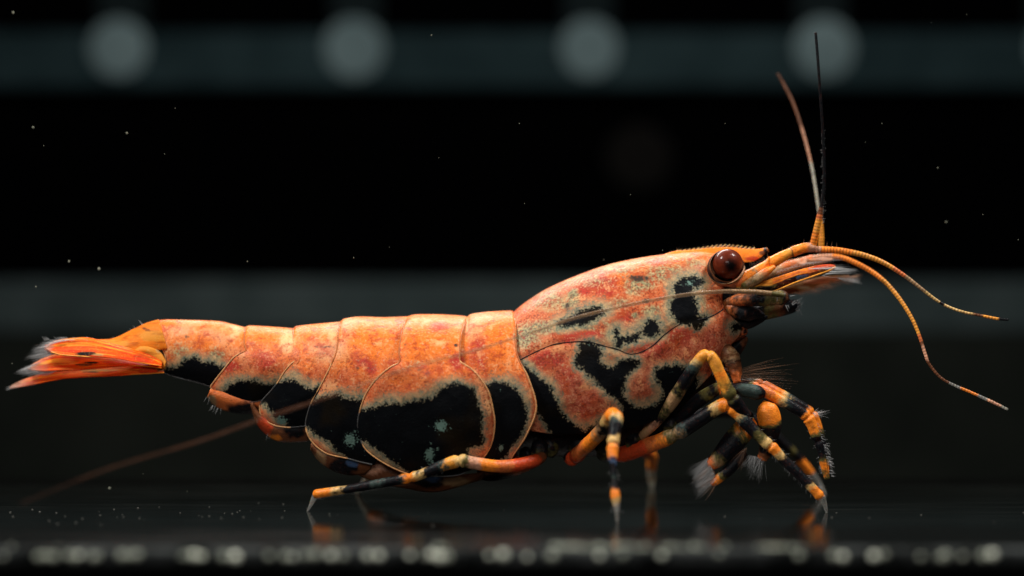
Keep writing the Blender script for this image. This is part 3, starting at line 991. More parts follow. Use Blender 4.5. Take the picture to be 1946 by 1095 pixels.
uro1 = blade("uropod", z1([(338, 392), (370, 365), (430, 340), (540, 325), (650, 322), (760, 346), (900, 385), (1000, 412), (1100, 446), (1200, 500)]),
             z1([(340, 400), (380, 425), (450, 442), (560, 452), (690, 460), (800, 468), (900, 480), (1000, 500), (1100, 516), (1195, 530)]),
             [YM - 14, YM - 34, YM - 48], [YM - 44, YM - 62, YM - 68],
             fan_col(FLAME, [(140, 648, 34, 7, "ora"), (275, 680, 26, 9, "red"), (215, 660, 24, 6, "red"), (163, 673, 20, 4, "blk"), (188, 675, 12, 2.5, "cream")], tip=(104, 14, .6), streak=1.0), bulge=4, thick=2.5, nv=48, label="upper near blade of the tail fan with a black spot")
uro2 = blade("uropod", z1([(205, 545), (260, 505), (330, 470), (420, 445), (560, 450), (700, 458), (900, 478), (1050, 500), (1195, 520)]),
             z1([(205, 550), (260, 560), (340, 565), (430, 560), (560, 560), (700, 548), (900, 530), (1050, 530), (1195, 545)]),
             [YM + 6, YM - 12, YM - 32], [YM - 26, YM - 44, YM - 54],
             fan_col(FLAME, [(110, 690, 36, 7, "ora"), (175, 690, 14, 2.2, "blk"), (160, 694, 16, 2, "brown"), (215, 688, 30, 4, "red"), (290, 690, 16, 8, "red")], tip=(95, 40, .35), streak=1.0), bulge=3, thick=2, nv=48, label="middle blade of the tail fan")
uro3 = blade("uropod", z1([(70, 686), (120, 655), (200, 622), (300, 592), (420, 572), (600, 565), (800, 545), (920, 532), (1000, 517), (1100, 510), (1205, 540)]),
             z1([(72, 692), (160, 680), (300, 655), (400, 635), (480, 622), (620, 612), (760, 606), (900, 600), (1000, 592), (1100, 588), (1215, 580)]),
             [YM + 16, YM - 10, YM - 34], [YM - 8, YM - 34, YM - 50],
             fan_col(FLAME, [(190, 705, 45, 2.0, "cream"), (175, 708, 16, 1.6, "brown"), (250, 706, 26, 6, "ora"), (285, 706, 20, 9, "red"), (308, 703, 10, 6, "brown")], tip=(75, 45, .4), streak=1.0), bulge=3, thick=2, nv=48, label="lower blade of the tail fan, pointing back")
uro4 = blade("uropod", z1([(330, 388), (420, 352), (540, 336), (700, 345), (900, 390), (1150, 470)]), z1([(330, 398), (420, 440), (560, 450), (700, 460), (900, 480), (1150, 520)]),
             [YM + 40, YM + 50, YM + 40], [YM + 44, YM + 50, YM + 42], fan_col(FLAME, []), bulge=-5, thick=4, label="far blade of the tail fan")

limb("rim", [(x, y, YM - 58, 1.3) for x, y in z1([(690, 462), (560, 454), (450, 444), (380, 426)])], [(0, "yel")], parent=uro1, n_side=8)
hl = []


def fringe(out, A, B, n, Y0, r0, spread=2.0):
    """hairs from curve A to curve B"""
    ca, cb = catmull(A, 80), catmull(B, 80)
    for i in range(n):
        t_ = random.random() ** .9
        k = int(t_ * 79)
        g = random.uniform(.55, 1.0)
        a, b = ca[k], ca[k] + (cb[k] - ca[k]) * g
        b = b + np.array([random.gauss(0, spread), random.gauss(0, spread)])
        y = Y0 + random.uniform(-8, 8)
        out.append((P(*a, y), P(*b, y + random.uniform(-8, 8)), r0 * random.uniform(.7, 1.2), (0, 0, random.uniform(-1.5, 1.5))))


fringe(hl, z1([(560, 332), (450, 345), (370, 375), (345, 398), (380, 420), (470, 440)]), z1([(400, 330), (300, 365), (225, 410), (180, 475), (190, 490), (230, 500)]), 190, YM - 34, .36)
fringe(hl, z1([(300, 500), (230, 530), (260, 555), (340, 560), (430, 560)]), z1([(180, 545), (110, 580), (140, 597), (220, 600), (320, 600)]), 190, YM - 20, .38)
for i in range(34):
    x = random.uniform(330, 650)
    y = 340 - 18 * math.sin((x - 330) / 320 * math.pi)
    a = z1([(x, y)])[0]
    L_ = 4 if x > 430 else 8
    hl.append((P(*a, YM - 36), P(a[0] - L_ * .7, a[1] - L_ * random.uniform(.4, 1.0), YM - 36), .5, (0, 0, 0)))
for i in range(60):
    x = random.uniform(80, 330)
    a = z1([(x, 690 - (x - 75) * .19)])[0]
    hl.append((P(*a, YM), P(a[0] - random.uniform(8, 22), a[1] + random.uniform(0, 7), YM), .7, (0, 0, 0)))
hairs("setae", hl, uro2, M_HAIR)
hl = [(P(*z1([(a, b)])[0], YM - 5), P(*z1([(c, d)])[0], YM - 5), r, (0, 0, 0)) for a, b, c, d, r in
      ((1072, 240, 1030, 192, .9), (1062, 238, 1022, 184, .6), (1006, 262, 985, 228, .7), (975, 275, 958, 250, .6), (862, 330, 832, 318, 1.2), (648, 322, 640, 312, 2))]
hairs("bristle", hl, telson, M_HAIR)

# --- swimmerets showing below the plates


def swimmeret(U, Lw, spots, base, Y0):
    return blade("swimmeret", U, Lw, [Y0, Y0], [Y0 + 14, Y0 + 14], fan_col(base, spots), nu=36, nv=14, bulge=8, thick=5, mat=M_LIMB)


def hl_down(pts, parent, L_=14, n=10, Y=YM - 55):
    l = []
    for i in range(n):
        x, y = random.choice(pts)
        x += random.uniform(-5, 5)
        l.append((P(x, y, Y), P(x - random.uniform(0, 7), y + random.uniform(.5, 1) * L_, Y), .6, (0, 0, 0)))
    return hairs("setae", l, parent, M_HAIR)


w1 = swimmeret(z2([(75, 705), (150, 720), (300, 750), (420, 770), (520, 750)]), z2([(62, 750), (95, 800), (180, 850), (320, 876), (500, 860)]),
               [(402, 762, 12, 12, "tan"), (462, 778, 30, 16, "blk")], "rust", YM - 50)
hl_down(z2([(110, 820), (150, 840), (60, 760)]), w1, 15)
w2 = swimmeret(z2([(380, 800), (440, 880), (560, 950), (700, 970), (820, 940)]), z2([(385, 830), (430, 960), (520, 1050), (620, 1085), (800, 1080)]),
               [(505, 810, 14, 22, "red"), (560, 815, 22, 16, "blk"), (520, 832, 14, 8, "ora")], "brown", YM - 62)
hl_down(z2([(540, 990), (520, 1030), (730, 980)]), w2, 18)
w3 = swimmeret(z3([(120, 480), (220, 540), (330, 560), (480, 570), (620, 600)]), z3([(125, 520), (180, 600), (270, 665), (380, 705), (520, 700)]),
               [(610, 872, 12, 20, "tan"), (655, 885, 26, 18, "blk"), (670, 878, 12, 9, "blue")], "brown", YM - 78)
hl_down(z3([(230, 570), (420, 590), (240, 560), (440, 600)]), w3, 18)
w4 = swimmeret(z3([(450, 560), (600, 600), (800, 690), (1100, 720), (1400, 700)]), z3([(440, 690), (600, 760), (800, 800), (1050, 830), (1380, 740)]),
               [(815, 910, 30, 18, "blk"), (820, 905, 16, 12, "blue"), (870, 915, 26, 8, "tan"), (700, 890, 30, 10, "pink")], "brown", YM - 66)
w5 = swimmeret(z3([(1350, 640), (1440, 690), (1520, 690), (1640, 660), (1760, 560)]), z3([(1350, 730), (1440, 748), (1540, 735), (1660, 700), (1800, 640)]),
               [(950, 908, 30, 8, "blk"), (990, 895, 16, 14, "rust")], "brown", YM - 40)

# --- walking legs of the near side
RB = COL
fa = floor_depth(972)
leg5 = limb("walking_leg", [(1030, 868, 10, 11), (1015, 876, -14, 13.5), (975, 885, -48, 14), (940, 886, -66, 13), (900, 880, -74, 12.5), (875, 876, -76, 13), (845, 884, -72, 12.5), (800, 902, -64, 10.5), (770, 910, -60, 9.8), (720, 919, -56, 9.4), (660, 930, -52, 9), (608, 938, -49, 9.4), (600, 941, fa, 7), (592, 957, fa, 4.4), (584, 972, fa, 1.8)],
            [(0, "brown"), (.8, "red"), (2.2, "rust"), (3.0, "ora"), (3.6, "pink"), (4.3, "olive"), (4.75, "cream"), (5.3, "yel"), (5.9, "teal"), (6.1, "blk"), (6.95, "cream"), (7.4, "ora"), (8.0, "teal"), (8.15, "blk"), (8.85, "teal"), (9.2, "blk"), (10.25, "cream"), (10.5, "ora"), (11.6, "grey", .38)],
            label="near rear leg stretched back, red then banded black and orange", joints=(5.1, 7.7, 11.6), jitter=.2)
hl = []
for t in np.linspace(0, 1, 60):
    x, y = 780 - 175 * t, 909 + 29 * t
    hl.append((P(x, y + random.uniform(6, 9), -55), P(x - 4, y + random.uniform(11, 15), -55), .4, (0, 0, 0)))
hairs("setae", hl, leg5, M_HAIR)

fb = floor_depth(994)
leg4 = limb("walking_leg", [(1078, 866, 40, 12), (1088, 872, 30, 15), (1110, 852, -10, 15.5), (1140, 822, -70, 15), (1162, 790, -125, 14), (1171, 797, -150, 13.5), (1168, 818, -165, 13), (1165, 842, -178, 11.5), (1164, 862, -188, 11), (1165, 884, -196, 7), (1167, 915, -208, 5.5), (1169, 938, -216, 9.5), (1171, 956, -222, 7.5), (1172, 972, -227, 4.5), (1173, 994, fb, 2.5)],
            [(0, "blk"), (.6, "red"), (1.7, "rust"), (2.3, "ora"), (2.9, "tan"), (3.15, "blk"), (3.6, "cream"), (3.9, "ora"), (4.9, "cream"), (5.3, "teal"), (5.6, "blk"), (6.55, "cream"), (7.2, "ora"), (8.5, "blue", .9), (8.8, "blk", .85), (9.6, "teal", .8), (9.9, "blk", .8), (10.55, "ora"), (11.6, "cream", .8), (12.2, "grey", .45)],
            label="near leg bent towards the front with a thin dark shin", joints=(1.2, 4.45, 7.2, 8.7), jitter=.2)

fc = floor_depth(974)
leg3 = limb("walking_leg", [(1165, 866, 50, 15), (1190, 862, 34, 17), (1235, 846, 10, 17), (1280, 827, -10, 15.5), (1330, 797, -30, 15.5), (1362, 776, -40, 14.5), (1382, 770, -46, 14.5), (1402, 786, -50, 14), (1424, 810, -54, 13), (1452, 838, -57, 12), (1470, 853, -58, 11), (1484, 868, -59, 10.5), (1520, 904, -61, 10), (1542, 926, -62, 10), (1558, 943, -62, 9.5), (1564, 950, fc, 6.5), (1568, 962, fc, 4.5), (1571, 974, fc, 2.5)],
            [(0, "blk"), (.4, "red"), (1.9, "rust"), (2.5, "ora"), (2.75, "olive"), (3.05, "tan"), (3.2, "teal"), (3.4, "blk"), (4.75, "cream"), (5.2, "ora"), (7.0, "cream"), (7.3, "teal"), (7.5, "blk"), (8.5, "olive"), (8.8, "cream"), (9.5, "ora"), (10.6, "cream"), (11.0, "blk"), (12.75, "cream"), (13.0, "ora"), (14.3, "grey", .4)],
            label="long near leg with an orange knee, reaching forward to the floor", joints=(3.05, 6.3, 9.6, 14.2), jitter=.2)

leg2 = limb("walking_leg", [(1218, 832, 30, 10), (1230, 818, 10, 11), (1268, 776, -20, 14), (1300, 728, -44, 14), (1322, 694, -58, 13), (1338, 676, -64, 11.5), (1354, 682, -66, 12), (1367, 708, -66, 12.5), (1384, 744, -62, 13.5), (1400, 768, -56, 15), (1418, 792, -48, 13)],
            [(0, "tan"), (1.25, "pink"), (1.5, "blk"), (1.95, "olive"), (2.1, "tan"), (2.6, "olive"), (2.7, "blk"), (3.7, "teal"), (4.1, "cream"), (4.4, "yel"), (7.0, "ora"), (7.4, "yel"), (7.7, "olive"), (8.4, "blk")],
            label="raised near leg with a high yellow knee in front of the carapace", joints=(5.4, 8.4), jitter=.2)
# clawed hand of that leg: egg-shaped palm, brush on the fingers
claw_a = limb("claw", [(1453, 766, -18, 9), (1455, 772, -18, 16), (1458, 780, -18, 21), (1462, 796, -18, 22.5), (1464, 815, -18, 20), (1460, 838, -16, 16), (1455, 858, -14, 13), (1448, 872, -12, 10)],
              [(0, "ora"), (3.45, "olive"), (3.7, "blk"), (6.2, "brown"), (6.8, "rust")], label="claw with an orange dome palm and a pale brush", jitter=.16, flat=.8)
claw_b = limb("claw", [(1428, 800, 10, 14), (1415, 815, 0, 21), (1398, 835, -6, 22), (1380, 856, -8, 20), (1364, 873, -8, 16), (1350, 884, -8, 11)],
              [(0, "ora"), (1.3, "olive"), (1.7, "blk"), (3.7, "olive"), (4.0, "tan"), (4.5, "rust")], label="dark claw pointing down and back with a wide pale brush", jitter=.3, flat=.8)
limb("finger", [(1414, 860, -6, 8), (1400, 876, -8, 11), (1385, 893, -8, 11), (1372, 904, -8, 10), (1360, 915, -8, 8), (1352, 920, -8, 5)], [(0, "blk"), (2.8, "olive"), (3.3, "ora"), (4.2, "rust")], parent=claw_b, flat=.8, jitter=.2)


def brush(parent, a0, a1, b0, b1, n, Y, r=.7, mat=None, spread=5):
    l = []
    for i in range(n):
        s = random.random()
        a = np.array(a0) * (1 - s) + np.array(a1) * s
        b = np.array(b0) * (1 - s) + np.array(b1) * s + np.array([random.gauss(0, spread), random.gauss(0, spread)])
        y = Y + random.uniform(-10, 10)
        l.append((P(*a, y), P(*b, y + random.uniform(-8, 8)), r, (random.uniform(-2, 2), 0, random.uniform(-2, 2))))
    return hairs("setae", l, parent, mat or M_HAIR)


brush(claw_b, (1345, 870), (1362, 912), (1314, 894), (1328, 940), 170, -8, .33)
brush(claw_b, (1350, 875), (1365, 915), (1322, 905), (1340, 940), 50, -6, .6, M_HAIR_RUST)
brush(claw_a, (1424, 865), (1455, 872), (1412, 882), (1450, 914), 100, -12, .32, None, 6)
brush(claw_a, (1408, 858), (1420, 850), (1388, 876), (1410, 886), 40, -10, .6, M_HAIR_RUST)

arm = limb("first_leg", [(1290, 800, 10, 10), (1320, 768, -14, 13), (1348, 748, -24, 13), (1368, 738, -28, 11), (1380, 750, -26, 12), (1400, 775, -20, 13), (1424, 796, -10, 12)],
           [(0, "blk"), (1.6, "olive"), (2.1, "blk"), (2.6, "olive"), (2.9, "ora"), (3.6, "olive"), (4.2, "blk")], label="short dark leg folded under the head", jitter=.2)
limb("segment", [(1392, 740, -20, 10), (1415, 742, -22, 13), (1438, 746, -20, 14), (1451, 748, -16, 9)], [(0, "blk"), (.5, "teal"), (2.1, "blk")], parent=arm, jitter=.35)

# mouth limbs in front: a pair lying side by side
for k, (dx, dy, Y, lab) in enumerate(((0, 0, -12, "near front limb curving down, orange and black with spiky bristles"), (7, -6, 30, "far front limb running beside the near one"))):
    ml = limb("maxilliped", [(1398 + dx, 734 + dy, Y + 20, 8), (1430 + dx, 736 + dy, Y + 8, 11), (1452 + dx, 744 + dy, Y, 12), (1482 + dx, 760 + dy, Y, 12.5), (1510 + dx, 776 + dy, Y, 12), (1530 + dx, 789 + dy, Y, 11.5), (1541 + dx, 804 + dy, Y, 11.5), (1550 + dx, 828 + dy * .5, Y, 10), (1560 + dx * .6, 855, Y, 8), (1564 + dx * .6, 880, Y, 7), (1570 + dx * .4, 910, Y, 4)],
              [(0, "blk"), (.9, "olive"), (1.2, "rust"), (2.4, "ora"), (3.0, "cream"), (3.25, "teal"), (3.45, "blk"), (4.8, "ora"), (6.6, "olive"), (7.0, "blk"), (8.7, "olive"), (9.0, "ora"), (9.6, "olive")], label=lab, joints=(1.5, 5.3, 7.4), jitter=.2)
    hl = []
    for i in range(46):
        s = random.random()
        c = catmull([(1541, 800), (1553, 830), (1563, 860), (1568, 885), (1572, 908)], 40)[int(s * 39)]
        side = 1 if random.random() < .75 else -1
        L_ = random.uniform(6, 13)
        a = (c[0] + dx * .5 + side * 5, c[1])
        hl.append((P(*a, Y), P(a[0] + side * L_ * .9, a[1] + L_ * random.uniform(-.1, .8), Y + random.uniform(-6, 6)), .9, (0, 0, 0)))
    for i in range(16):
        hl.append((P(1545 + dx, 786, Y), P(1545 + random.uniform(5, 34), 786 + random.uniform(-14, 10), Y + random.uniform(-10, 10)), .5, (0, 0, 0)))
    hairs("bristle", hl, ml, M_HAIR)

# legs of the far side
ff1 = floor_depth(927)
limb("walking_leg", [(1195, 845, 150, 13), (1225, 858, 250, 12), (1238, 866, 330, 11), (1238, 884, 360, 10), (1237, 900, 385, 7.5), (1238, 914, 400, 6.5), (1239, 927, ff1, 3)],
     [(0, "red"), (1.3, "ora"), (3.4, "pale", .7), (4.3, "tan", .7), (4.9, "pale", .6)], label="far leg seen under the body, standing straight down")
ff2 = floor_depth(939)
limb("walking_leg", [(980, 872, 140, 13), (900, 876, 190, 12), (840, 880, 215, 11), (780, 888, 235, 10), (735, 896, 250, 10), (706, 904, 256, 9), (700, 908, 258, 7), (688, 924, 260, 5), (677, 939, ff2, 2)],
     [(0, "red"), (1.5, "blk"), (2.6, "ora"), (3.2, "blk"), (4.2, "ora"), (5.6, "pale", .8)], label="far rear leg mostly hidden behind the near one")
ff3 = floor_depth(940)
limb("walking_leg", [(1250, 820, 160, 12), (1330, 790, 220, 11), (1400, 785, 250, 11), (1450, 810, 262, 11), (1490, 846, 270, 10.5), (1508, 862, 274, 10), (1524, 880, 278, 10), (1538, 896, 280, 9), (1546, 906, 280, 7), (1558, 922, 281, 5), (1568, 940, ff3, 2)],
     [(0, "blk"), (1.4, "blk"), (4.4, "olive"), (4.9, "blk"), (5.6, "ora"), (7.4, "grey", .5)], label="far leg reaching forward, its orange shin blurred")

def leg_hairs(parent, pts, n, r0, Y, L0=9):
    c = catmull(pts, 60)
    t = np.gradient(c, axis=0)
    l = []
    for i in range(n):
        k = random.randrange(60)
        nx, ny = -t[k][1], t[k][0]
        m_ = math.hypot(nx, ny)
        sg = random.choice((-1, 1)) / m_
        a = (c[k][0] + nx * sg * r0 * .9, c[k][1] + ny * sg * r0 * .9)
        L_ = L0 * random.uniform(.5, 1)
        b = (a[0] + (nx * sg * .8 + t[k][0] / m_ * .7) * L_, a[1] + (ny * sg * .8 + t[k][1] / m_ * .7) * L_)
        l.append((P(*a, Y), P(*b, Y + random.uniform(-4, 4)), .4, (0, 0, 0)))
    return hairs("setae", l, parent, M_HAIR)


leg_hairs(leg3, [(1400, 786), (1424, 810), (1470, 853), (1520, 904), (1558, 943), (1568, 962)], 46, 10, -58)
leg_hairs(leg4, [(1165, 842), (1165, 884), (1169, 938), (1172, 972)], 22, 7, -205)
leg_hairs(leg2, [(1354, 682), (1367, 708), (1384, 744)], 16, 11, -64)
leg_hairs(leg5, [(875, 876), (845, 884), (800, 902)], 18, 10, -70, 7)

# coxae: dark lumps where the legs meet the body
for x, y, r, Y in ((1025, 858, 17, 20), (1045, 850, 18, 40), (1100, 850, 20, 40), (1150, 855, 20, 40), (1205, 840, 18, 30), (1275, 808, 16, 20), (1000, 866, 12, 30)):
    limb("leg_base", [(x - 4, y - r, Y + 6, r * .7), (x, y - r * .3, Y, r), (x + 1, y + r * .5, Y, r * .85), (x + 2, y + r, Y + 3, r * .4)], [(0, "blk"), (1.6, "olive"), (2.0, "blk")], jitter=.5, lumpy=5)

# long fine bristles in front of the mouth
hl = []
for i in range(26):
    s = i / 25
    hl.append((P(1396 + 10 * s, 706 + 20 * s, 10), P(1490 + random.uniform(-30, 34), 685 + 62 * s + random.uniform(-8, 8), 30), .55, (0, 0, 4 * (0.6 - s))))
mouth = limb("mouthpart", [(1372, 660, 20, 16), (1386, 676, 14, 17), (1394, 696, 10, 14), (1398, 712, 8, 11), (1402, 726, 6, 8)], [(0, "brown"), (1.0, "tan"), (1.4, "blk"), (1.8, "brown"), (2.6, "rust")], jitter=.4, lumpy=6, label="hairy brown mouth parts under the head")
hairs("setae", hl, mouth, M_HAIR_RUST)
limb("mouthpart", [(1380, 640, 40, 14), (1402, 634, 36, 12), (1418, 628, 34, 7)], [(0, "brown"), (.9, "blk"), (1.3, "rust"), (1.7, "blk")], jitter=.4, lumpy=4)
limb("mouthpart", [(1376, 690, 60, 16), (1400, 660, 60, 14), (1416, 640, 60, 9)], [(0, "blk"), (1.2, "brown"), (1.6, "blk")], jitter=.4, lumpy=5)

# --- head
rostrum = blade("rostrum", z6([(-120, 440), (0, 396), (100, 386), (200, 375), (300, 362), (420, 351), (550, 352), (650, 364), (760, 370), (840, 369), (872, 361)]),
                z6([(-120, 460), (0, 450), (150, 452), (300, 460), (450, 480), (600, 484), (660, 478), (740, 468), (800, 432), (850, 382), (873, 364)]),
                [YM - 2, YM - 2], [YM - 8, YM - 6], fan_col("ora", [(1430, 492, 14, 4, "red"), (1450, 482, 10, 3.0, "brown"), (1456, 477, 5, 5, "blk")]), bulge=2, thick=9, label="thin orange beak with fine teeth along its top", mat=M_LIMB)
cs = catmull(z6([(-20, 394), (100, 385), (200, 375), (300, 362), (420, 351), (550, 352), (650, 364), (770, 370)]), 60)
for i in range(19):
    c = cs[int(2 + i * 56 / 19)]
    L_ = 14 - 4 * abs(i - 9) / 9
    limb("tooth", [(c[0] - 5, c[1] + 2, YM - 2, 2.4), (c[0] - 1 + L_ * .2, c[1] - .8, YM - 2, 1.6), (c[0] + L_ * .75, c[1] - L_ * .55, YM - 2, .6)], [(0, "ora"), (.9, "tan"), (1.4, "cream", .9)], parent=rostrum, n_side=6, step=2)
hl = [(P(c[0], c[1] - 2, YM - 2), P(c[0] + random.uniform(-3, 2), c[1] - random.uniform(7, 13), YM - 2), .4, (0, 0, 0)) for c in cs[::2]]
hairs("setae", hl, rostrum, M_HAIR_DARK)
hl = []
for i in range(12):
    x = 700 + i * 12
    a = z6([(x, 474 - max(0, x - 760) * .6)])[0]
    b = z6([(x + 50 + random.uniform(-10, 10), 560 - i * 4)])[0]
    hl.append((P(*a, YM - 4), P(*b, YM - 4), .45, (-2, 0, -1)))
hairs("setae", hl, rostrum, M_HAIR)

for side in (-1, 1):
    ey = YM + side * 72
    c = P(1383, 502, YM - 72)
    c = np.array([c[0], ey, c[2]])
    eye = bpy.data.objects.new("eye", None)
    scene.collection.objects.link(eye)
    eye.parent = shrimp
    eye.location = Vector((c - BASE).tolist()) * S
    eye["label"] = "round dark red brown eye" if side < 0 else "eye on the far side of the head"
    n1_, n2_ = 40, 26
    v, f = [], []
    for i in range(n2_ + 1):
        th = math.pi * i / n2_
        for j in range(n1_):
            ph = 2 * math.pi * j / n1_
            v.append((29 * math.sin(th) * math.cos(ph), 28 * math.cos(th), 29 * math.sin(th) * math.sin(ph)))
    for i in range(n2_):
        for j in range(n1_):
            j2 = (j + 1) % n1_
            f.append((i * n1_ + j, i * n1_ + j2, (i + 1) * n1_ + j2, (i + 1) * n1_ + j))
    new_obj("cornea", v, f, M_EYE, eye)
    # eyestalk: cup wrapped round the lower rear of the eye
    v2, f2, t2 = tube([(1398, 545, YM - 30, 9), (1394, 532, YM - 48, 20), (1382, 516, YM - 62, 34), (1380, 509, YM - 70, 36), (1381, 505, YM - 80, 31.5)], 32, 2.5, cap=False)
    st = v2.copy()
    if side > 0:
        st[:, 1] = 2 * YM - st[:, 1]
    so = new_obj("eyestalk", st - c, f2, M_LIMB, eye)
    cc, aa = band_colors(t2, [(0, "rust"), (.5, "pink"), (2.2, "tan"), (2.7, "blk"), (3.6, "brown")], v2, .12)
    cattr(so, "Col", np.c_[cc, np.ones(len(cc))])
    fattr(so, "clear", aa)

# antennules: stalk of three joints, two feelers each
ant1 = limb("antennule", [(1398, 540, 20, 12), (1420, 527, 22, 12.5), (1446, 512, 26, 11), (1461, 503, 28, 10.5), (1464, 501, 28, 11.5), (1485, 489, 32, 10.5), (1505, 479, 35, 9), (1508, 478, 35, 10), (1530, 471, 38, 9.5), (1548, 470, 40, 9)],
            [(0, "rust"), (.8, "ora"), (1.4, "tan"), (1.9, "ora"), (2.85, "red"), (3.2, "ora"), (5.0, "yel"), (5.7, "brown"), (6.2, "ora"), (8.2, "pink")], label="orange jointed stalk of the near small feelers", jitter=.3)
limb("spine", [(1452, 508, 22, 6), (1460, 496, 20, 4), (1462, 488, 19, 1.2)], [(0, "ora")], parent=ant1, n_side=8)
hl = []
for (x, y) in ((1506, 474), (1503, 475), (1460, 490), (1490, 480), (1528, 464), (1540, 463), (1570, 468), (1590, 468), (1475, 492), (1580, 468)):
    for k in range(2):
        hl.append((P(x, y + 2, 30), P(x + random.uniform(-5, 4), y - random.uniform(5, 11), 30), .5, (0, 0, 0)))
hairs("setae", hl, ant1, M_HAIR_RUST)
ant2 = limb("antennule", [(1408, 545, 60, 11), (1440, 530, 90, 11), (1475, 515, 110, 10), (1500, 505, 116, 9.5), (1525, 498, 118, 8.5), (1545, 492, 120, 8)],
            [(0, "olive"), (.8, "brown"), (1.5, "tan"), (2.4, "rust"), (3.2, "pink"), (4.2, "rust")], label="far small feeler stalk", jitter=.4)
limb("antennule_sheath", [(1412, 546, 12, 8), (1436, 532, 10, 9.5), (1456, 517, 12, 8), (1472, 507, 16, 4)], [(0, "olive"), (.5, "tan"), (1.6, "rust"), (2.4, "ora")], jitter=.4)


def ringed(name, pts, bands, parent, label, amp):
    """feeler with fine rings"""
    v, f, t = tube([(x, y, yy, rr * .78) for x, y, yy, rr in pts], 10, 1.6)
    c, a = band_colors(t, bands, v, .06)
    ang = np.clip((np.arange(len(v)) // 10) * 1.6 / 6.2 * 2 * math.pi, 0, None)
    ph = np.sin(ang)
    c = c * (0.78 + amp * ph + 0.25 * (vnoise(v / 12.0, 31) - .5))[:, None]
    o = new_obj(name, v - BASE, f, M_LIMB, parent)
    cattr(o, "Col", np.c_[c, np.ones(len(c))])
    fattr(o, "clear", a)
    o["label"] = label
    return o


fl_up = ringed("feeler", [(1544, 472, 38, 8.5), (1549, 450, 36, 8.5), (1554, 428, 34, 8), (1558, 408, 32, 7), (1562, 385, 30, 4.6), (1566, 350, 28, 4.2), (1566, 300, 24, 3.8), (1563, 240, 18, 3.6), (1559, 180, 14, 3.6), (1554, 110, 10, 3.6), (1550, 62, 8, 3.4)],
               [(0, "ora"), (1.4, "yel"), (2.6, "rust"), (3.1, "brown"), (3.7, "blk", .8)], ant1, "upright feeler, orange at its root and black above", .34)
hl = [(P(1562 + random.uniform(-3, 3), y, 28), P(1562 + random.uniform(4, 9) - (y < 330) * 1, y - random.uniform(0, 4), 28), .5, (0, 0, 0)) for y in np.linspace(250, 425, 40)]
hairs("setae", hl, fl_up, M_HAIR)
ringed("feeler", [(1560, 476, 120, 7), (1561, 450, 120, 6.5), (1560, 425, 122, 5), (1555, 395, 128, 4), (1550, 360, 140, 4), (1541, 310, 160, 4), (1527, 255, 185, 4), (1508, 198, 215, 4), (1492, 165, 235, 3.8), (1478, 140, 250, 3)],
       [(0, "yel"), (2.3, "pale", .5), (5.0, "pink", .45), (6.2, "brown", .7), (7.6, "brown", .5), (8.4, "brown", .3)], ant2, "upright feeler leaning back, pale at its middle", .34)
ringed("feeler", [(1550, 474, 40, 7.5), (1575, 475, 36, 8), (1600, 477, 30, 7.5), (1640, 485, 20, 6.8), (1680, 500, 12, 6), (1720, 525, 6, 5), (1750, 548, 0, 4.2), (1776, 568, -4, 3.6), (1800, 582, -10, 3.2), (1830, 593, -20, 3.2), (1870, 601, -34, 3.2), (1895, 606, -44, 3.6), (1916, 608, -52, 3)],
       [(0, "pink"), (.4, "ora"), (2.5, "yel"), (4.4, "rust"), (5.0, "tan"), (6.3, "cream"), (7.4, "blk"), (7.8, "cream"), (9.5, "brown"), (9.9, "yel"), (11.2, "blk")], ant1, "upper feeler arching forward and down, orange with dark bands", .34)
ringed("feeler", [(1540, 492, 118, 7), (1565, 488, 112, 6.8), (1600, 490, 100, 6.6), (1640, 507, 80, 6.4), (1675, 530, 60, 5.8), (1705, 562, 40, 5.2), (1730, 600, 24, 4.6), (1746, 635, 12, 4.2), (1758, 672, 0, 4), (1766, 692, -6, 3.6), (1788, 718, -16, 3.2), (1815, 733, -26, 3.2), (1850, 748, -38, 3.4), (1885, 764, -52, 3.6), (1915, 778, -64, 2.6)],
       [(0, "pink"), (1.5, "ora"), (4.0, "yel"), (7.0, "rust"), (7.4, "brown"), (7.6, "pink"), (8.7, "brown", .8), (10.6, "grey", .6), (11.3, "ora"), (12.2, "grey", .6), (12.7, "pink"), (13.6, "pale", .5)], ant2, "lower feeler curving far down with a dark gap", .34)

def scale_col(q, s_, w):
    nz = vnoise(np.c_[s_ * 9, w * 5, w * 0], 40) - .5
    ww = w + nz * .3
    c = np.tile(np.array(COL["ora"]), (len(q), 1))

    def put(mask, name):
        c[mask] = COL[name]
    put((ww > .22) & (ww < .34), "rust")
    put(ww > .46, "blk")
    put((s_ > .72) & (ww < .55), "rust")
    put((s_ > .78) & (ww < .5), "red")
    put((s_ > .60) & (s_ < .72) & (ww > .55), "blue")
    put((s_ > .72) & (ww > .6), "brown")
    put((s_ < .36), "yel")
    put((s_ < .40) & (ww > .5), "olive")
    put((s_ > .2) & (s_ < .46) & (ww > .62), "blk")
    return c * (.75 + .5 * vnoise(np.c_[q / 3, w * 0], 41))[:, None], np.ones(len(q))


